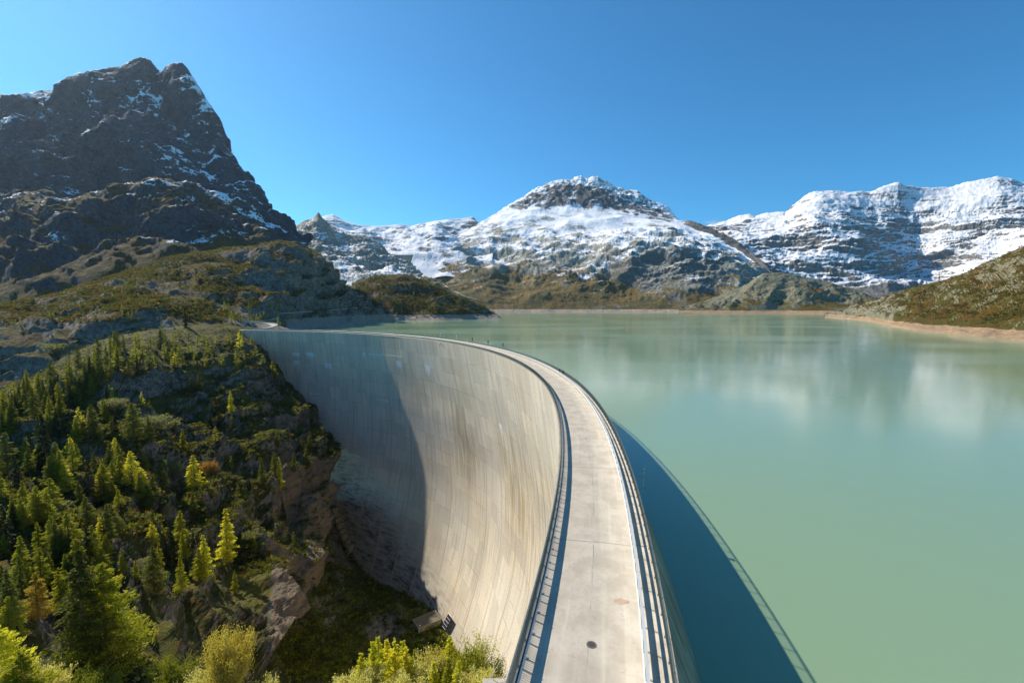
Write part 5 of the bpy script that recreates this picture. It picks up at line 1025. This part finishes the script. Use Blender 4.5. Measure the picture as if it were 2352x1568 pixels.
# small things on the far shore
loc, ob, nr = ground_hit(503.6, 717)
if loc: root = empty('kiosk', loc-Vector((0, 0, .3))); tag(root, 'tiny white tower-like hut among rocks above the far end of the dam', 'hut'); m = MB(); m.box((0, 0, 2.2), (2.2, 2.2, 4.4)); m.build('walls', M_WHITE, root); m = MB(); m.box((0, 0, 4.5), (2.6, 2.6, .25)); m.build('roof', M_GALV, root)
loc, ob, nr = ground_hit(554, 737)
if loc: root = empty('retaining_wall', loc-Vector((0, 0, 1))); tag(root, 'long low grey wall on the rocks behind the curved road bridge', 'wall'); m = MB(); m.box((0, 0, 1.4), (10, .8, 2.8)); m.build('wall', M_CONC, root); m = MB(); m.box((0, 0, 2.9), (10.6, 1.2, .3)); m.build('coping', M_GALV, root)
root = empty('dam', at(921, 600, 2700)); tag(root, 'small distant pale concrete dam under the snowy ridge', 'dam')
rp = [(895.5, 586, 2760), (905, 586.2, 2735), (920, 586.5, 2720), (935, 586.6, 2735), (948, 586.4, 2770)]; top = [Vector(at(*p)) for p in rp]; bt = [Vector(at(p[0]+(920-p[0])*.3, 606, p[2])) for p in rp]
m = MB(); V = []
for a, b in zip(top, bt): V += [a-root.location, b-root.location, a-root.location+Vector((0, 12, 0)), b-root.location+Vector((0, 30, 0))]
F = []
for k in range(4): i = 4*k; F += [(i, i+1, i+5, i+4), (i+2, i+6, i+7, i+3), (i, i+4, i+6, i+2)]
m.add(V, F); m.build('wall', plain('far_concrete', (.36, .34, .31), .9, var=.1, scale=.05), root)
m = MB(); m.sweep([tuple(p-root.location+Vector((0, 6, 0))) for p in top], [(-8, 0), (8, 0), (8, 3), (-8, 3)]); m.build('parapet', M_CONC, root)
# tracks draped on the slopes
M_TRACK = plain('gravel', (.42, .38, .31), .95, scale=.5)
def track(name, pts, w, n=60):
    u = np.linspace(0, 1, n); t0 = np.linspace(0, 1, len(pts)); P_ = []
    for px, py in zip(np.interp(u, t0, [p[0] for p in pts]), np.interp(u, t0, [p[1] for p in pts])):
        l, ob, nr = ground_hit(px, py)
        if l is not None and not ob.name.startswith('lake') and ob.type == 'MESH' and ob.get('kind') == 'structure': P_.append(l+Vector((0, 0, w*.12)))
    if len(P_) > 2: m = MB(); m.sweep(P_, [(-w/2, -w*.3), (w/2, -w*.3), (w/2, 0), (-w/2, 0)]); o = m.build(name, M_TRACK); o['kind'] = 'structure'
track('path', [(1016,651),(1032,663),(1049,671),(1069,681),(1090,686),(1102,691)], 11)
track('path', [(585,738.5),(600,737),(621,734.5),(632,731)], 4)
track('road', [(640,720),(700,716),(760,712),(815,707),(850,706.5)], 3.5)
# ---------------------------------------------------------------- two walkers on the lakeside walkway
def skinned(name, pts, edges, rad, mat, root, sub=1):
    me = bpy.data.meshes.new(name); me.from_pydata(pts, edges, []); me.update(); o = link(name, me, mat, root)
    md = o.modifiers.new('skin', 'SKIN'); md.use_smooth_shade = True
    for v, r_ in zip(me.skin_vertices[0].data, rad): v.radius = (r_, r_)
    me.skin_vertices[0].data[0].use_root = True; s_ = o.modifiers.new('sub', 'SUBSURF'); s_.levels = sub; s_.render_levels = sub; return o
M_SKIN = plain('skin', (.5, .3, .2), .6, var=.03)
def person(a, off, yaw, label, top_c, leg_c, hair_c, step):
    loc, rz = frame_at(a, off, -.02); root = empty('person', loc, rz+yaw); tag(root, label, 'person', 'walkers on the dam crest'); s = step
    P_ = [(0,0,.95),(0,0,1.15),(0,.01,1.38),(0,.01,1.50),(0,-.01,1.62),(0,-.02,1.74),(.10,0,.9),(.11,-.12*s,.50),(.11,.10*s-.05,.09),(.11,-.10+.1*s,.04),(-.10,0,.9),(-.11,-.16*s,.50),(-.11,-.28*s,.09),(-.11,-.42*s,.05),(.19,.01,1.40),(.25,.08*s,1.13),(.24,-.06*s,.90),(.24,-.10*s,.82),(-.19,.01,1.40),(-.25,-.05*s,1.13),(-.24,-.18*s,.92),(-.24,-.24*s,.85)]
    E_ = [(0,1),(1,2),(2,3),(3,4),(4,5),(0,6),(6,7),(7,8),(8,9),(0,10),(10,11),(11,12),(12,13),(2,14),(14,15),(15,16),(16,17),(2,18),(18,19),(19,20),(20,21)]
    Rd = [.13,.13,.14,.055,.085,.08,.085,.06,.04,.04,.085,.06,.04,.04,.06,.042,.03,.035,.06,.042,.03,.035]
    skinned('body', P_, E_, Rd, M_SKIN, root)
    skinned('jacket', [P_[i] for i in (0,1,2,14,15,16,18,19,20)], [(0,1),(1,2),(2,3),(3,4),(4,5),(2,6),(6,7),(7,8)], [.17,.165,.165,.08,.06,.05,.08,.06,.05], plain('jacket_cloth', top_c, .9), root)
    skinned('trousers', [P_[i] for i in (0,6,7,8,10,11,12)], [(0,1),(1,2),(2,3),(0,4),(4,5),(5,6)], [.155,.105,.08,.065,.105,.08,.065], plain('trouser_cloth', leg_c, .9), root)
    skinned('hair', [(0,.03,1.72),(0,.0,1.79),(0,.07,1.64)], [(0,1),(0,2)], [.09,.075,.06], plain('hair', hair_c, .8), root)
    m = MB(); m.box((.035, -.095, 1.70), (.02, .01, .012)); m.box((-.035, -.095, 1.70), (.02, .01, .012)); m.build('eyes', M_DARKST, root)
person(7.45, 7.95, math.pi/2, 'person in a dark navy jacket walking on the lakeside walkway, farther of the pair', (.02, .025, .04), (.03, .035, .05), (.45, .32, .16), 1.)
person(6.75, 8.05, math.pi/2, 'person in dark reddish-brown clothes walking on the lakeside walkway, nearer of the pair', (.05, .018, .014), (.04, .02, .018), (.12, .06, .03), -1.)
# ---------------------------------------------------------------- air and clouds
m = MB(); m.box((0, 3750, 705), (17400, 10900, 1910)); t = NT('haze_air'); pv = t.n('ShaderNodeVolumePrincipled'); pv.inputs['Density'].default_value = 1.6e-5; pv.inputs['Color'].default_value = (.62, .82, 1, 1); pv.inputs['Anisotropy'].default_value = .6
t.l(pv.outputs[0], t.out.inputs['Volume']); t.m.cycles.homogeneous_volume = True; hz = m.build('haze', t.m); hz['kind'] = 'stuff'

t = NT('cloud_vapour'); tc = t.n('ShaderNodeTexCoord'); O = tc.outputs['Object']
ln = t.n('ShaderNodeVectorMath', operation='LENGTH'); t.l(O, ln.inputs[0]); fall = t.ramp(ln.outputs['Value'], 1., .25)
nz_ = t.noise(O, 1.6, 5, .65, .5); dn = t.math('MULTIPLY', t.math('MULTIPLY', fall, t.ramp(nz_, .42, .72)), .011)
pv = t.n('ShaderNodeVolumePrincipled'); t.l(dn, pv.inputs['Density']); pv.inputs['Color'].default_value = (1, 1, 1, 1); t.l(pv.outputs[0], t.out.inputs['Volume'])
for px, py, sx, sz, rot, lab in ((1283, 424, 260, 120, .3, 'small white wisp of cloud touching the left side of the central snowy summit'), (1650, 512, 420, 60, -.1, 'thin faint streak of cloud in the saddle between the two snowy mountains')):
    me = bpy.data.meshes.new('cloud'); V_ = []; F_ = []; na, nb_ = 20, 10
    for j in range(nb_+1):
        for i in range(na): th = math.pi*j/nb_; ph = 2*math.pi*i/na; V_.append((math.sin(th)*math.cos(ph), math.sin(th)*math.sin(ph), math.cos(th)))
    for j in range(nb_):
        for i in range(na): F_.append((j*na+i, (j+1)*na+i, (j+1)*na+(i+1) % na, j*na+(i+1) % na))
    me.from_pydata(V_, [], F_); me.update(); o = link('cloud', me, t.m); x, y, z = at(px, py, 10600); o.location = (x, y, z); o.scale = (sx, 200, sz); o.rotation_euler = (0, -rot, 0); tag(o, lab, 'cloud')
scene.cycles.volume_step_rate = 1.5
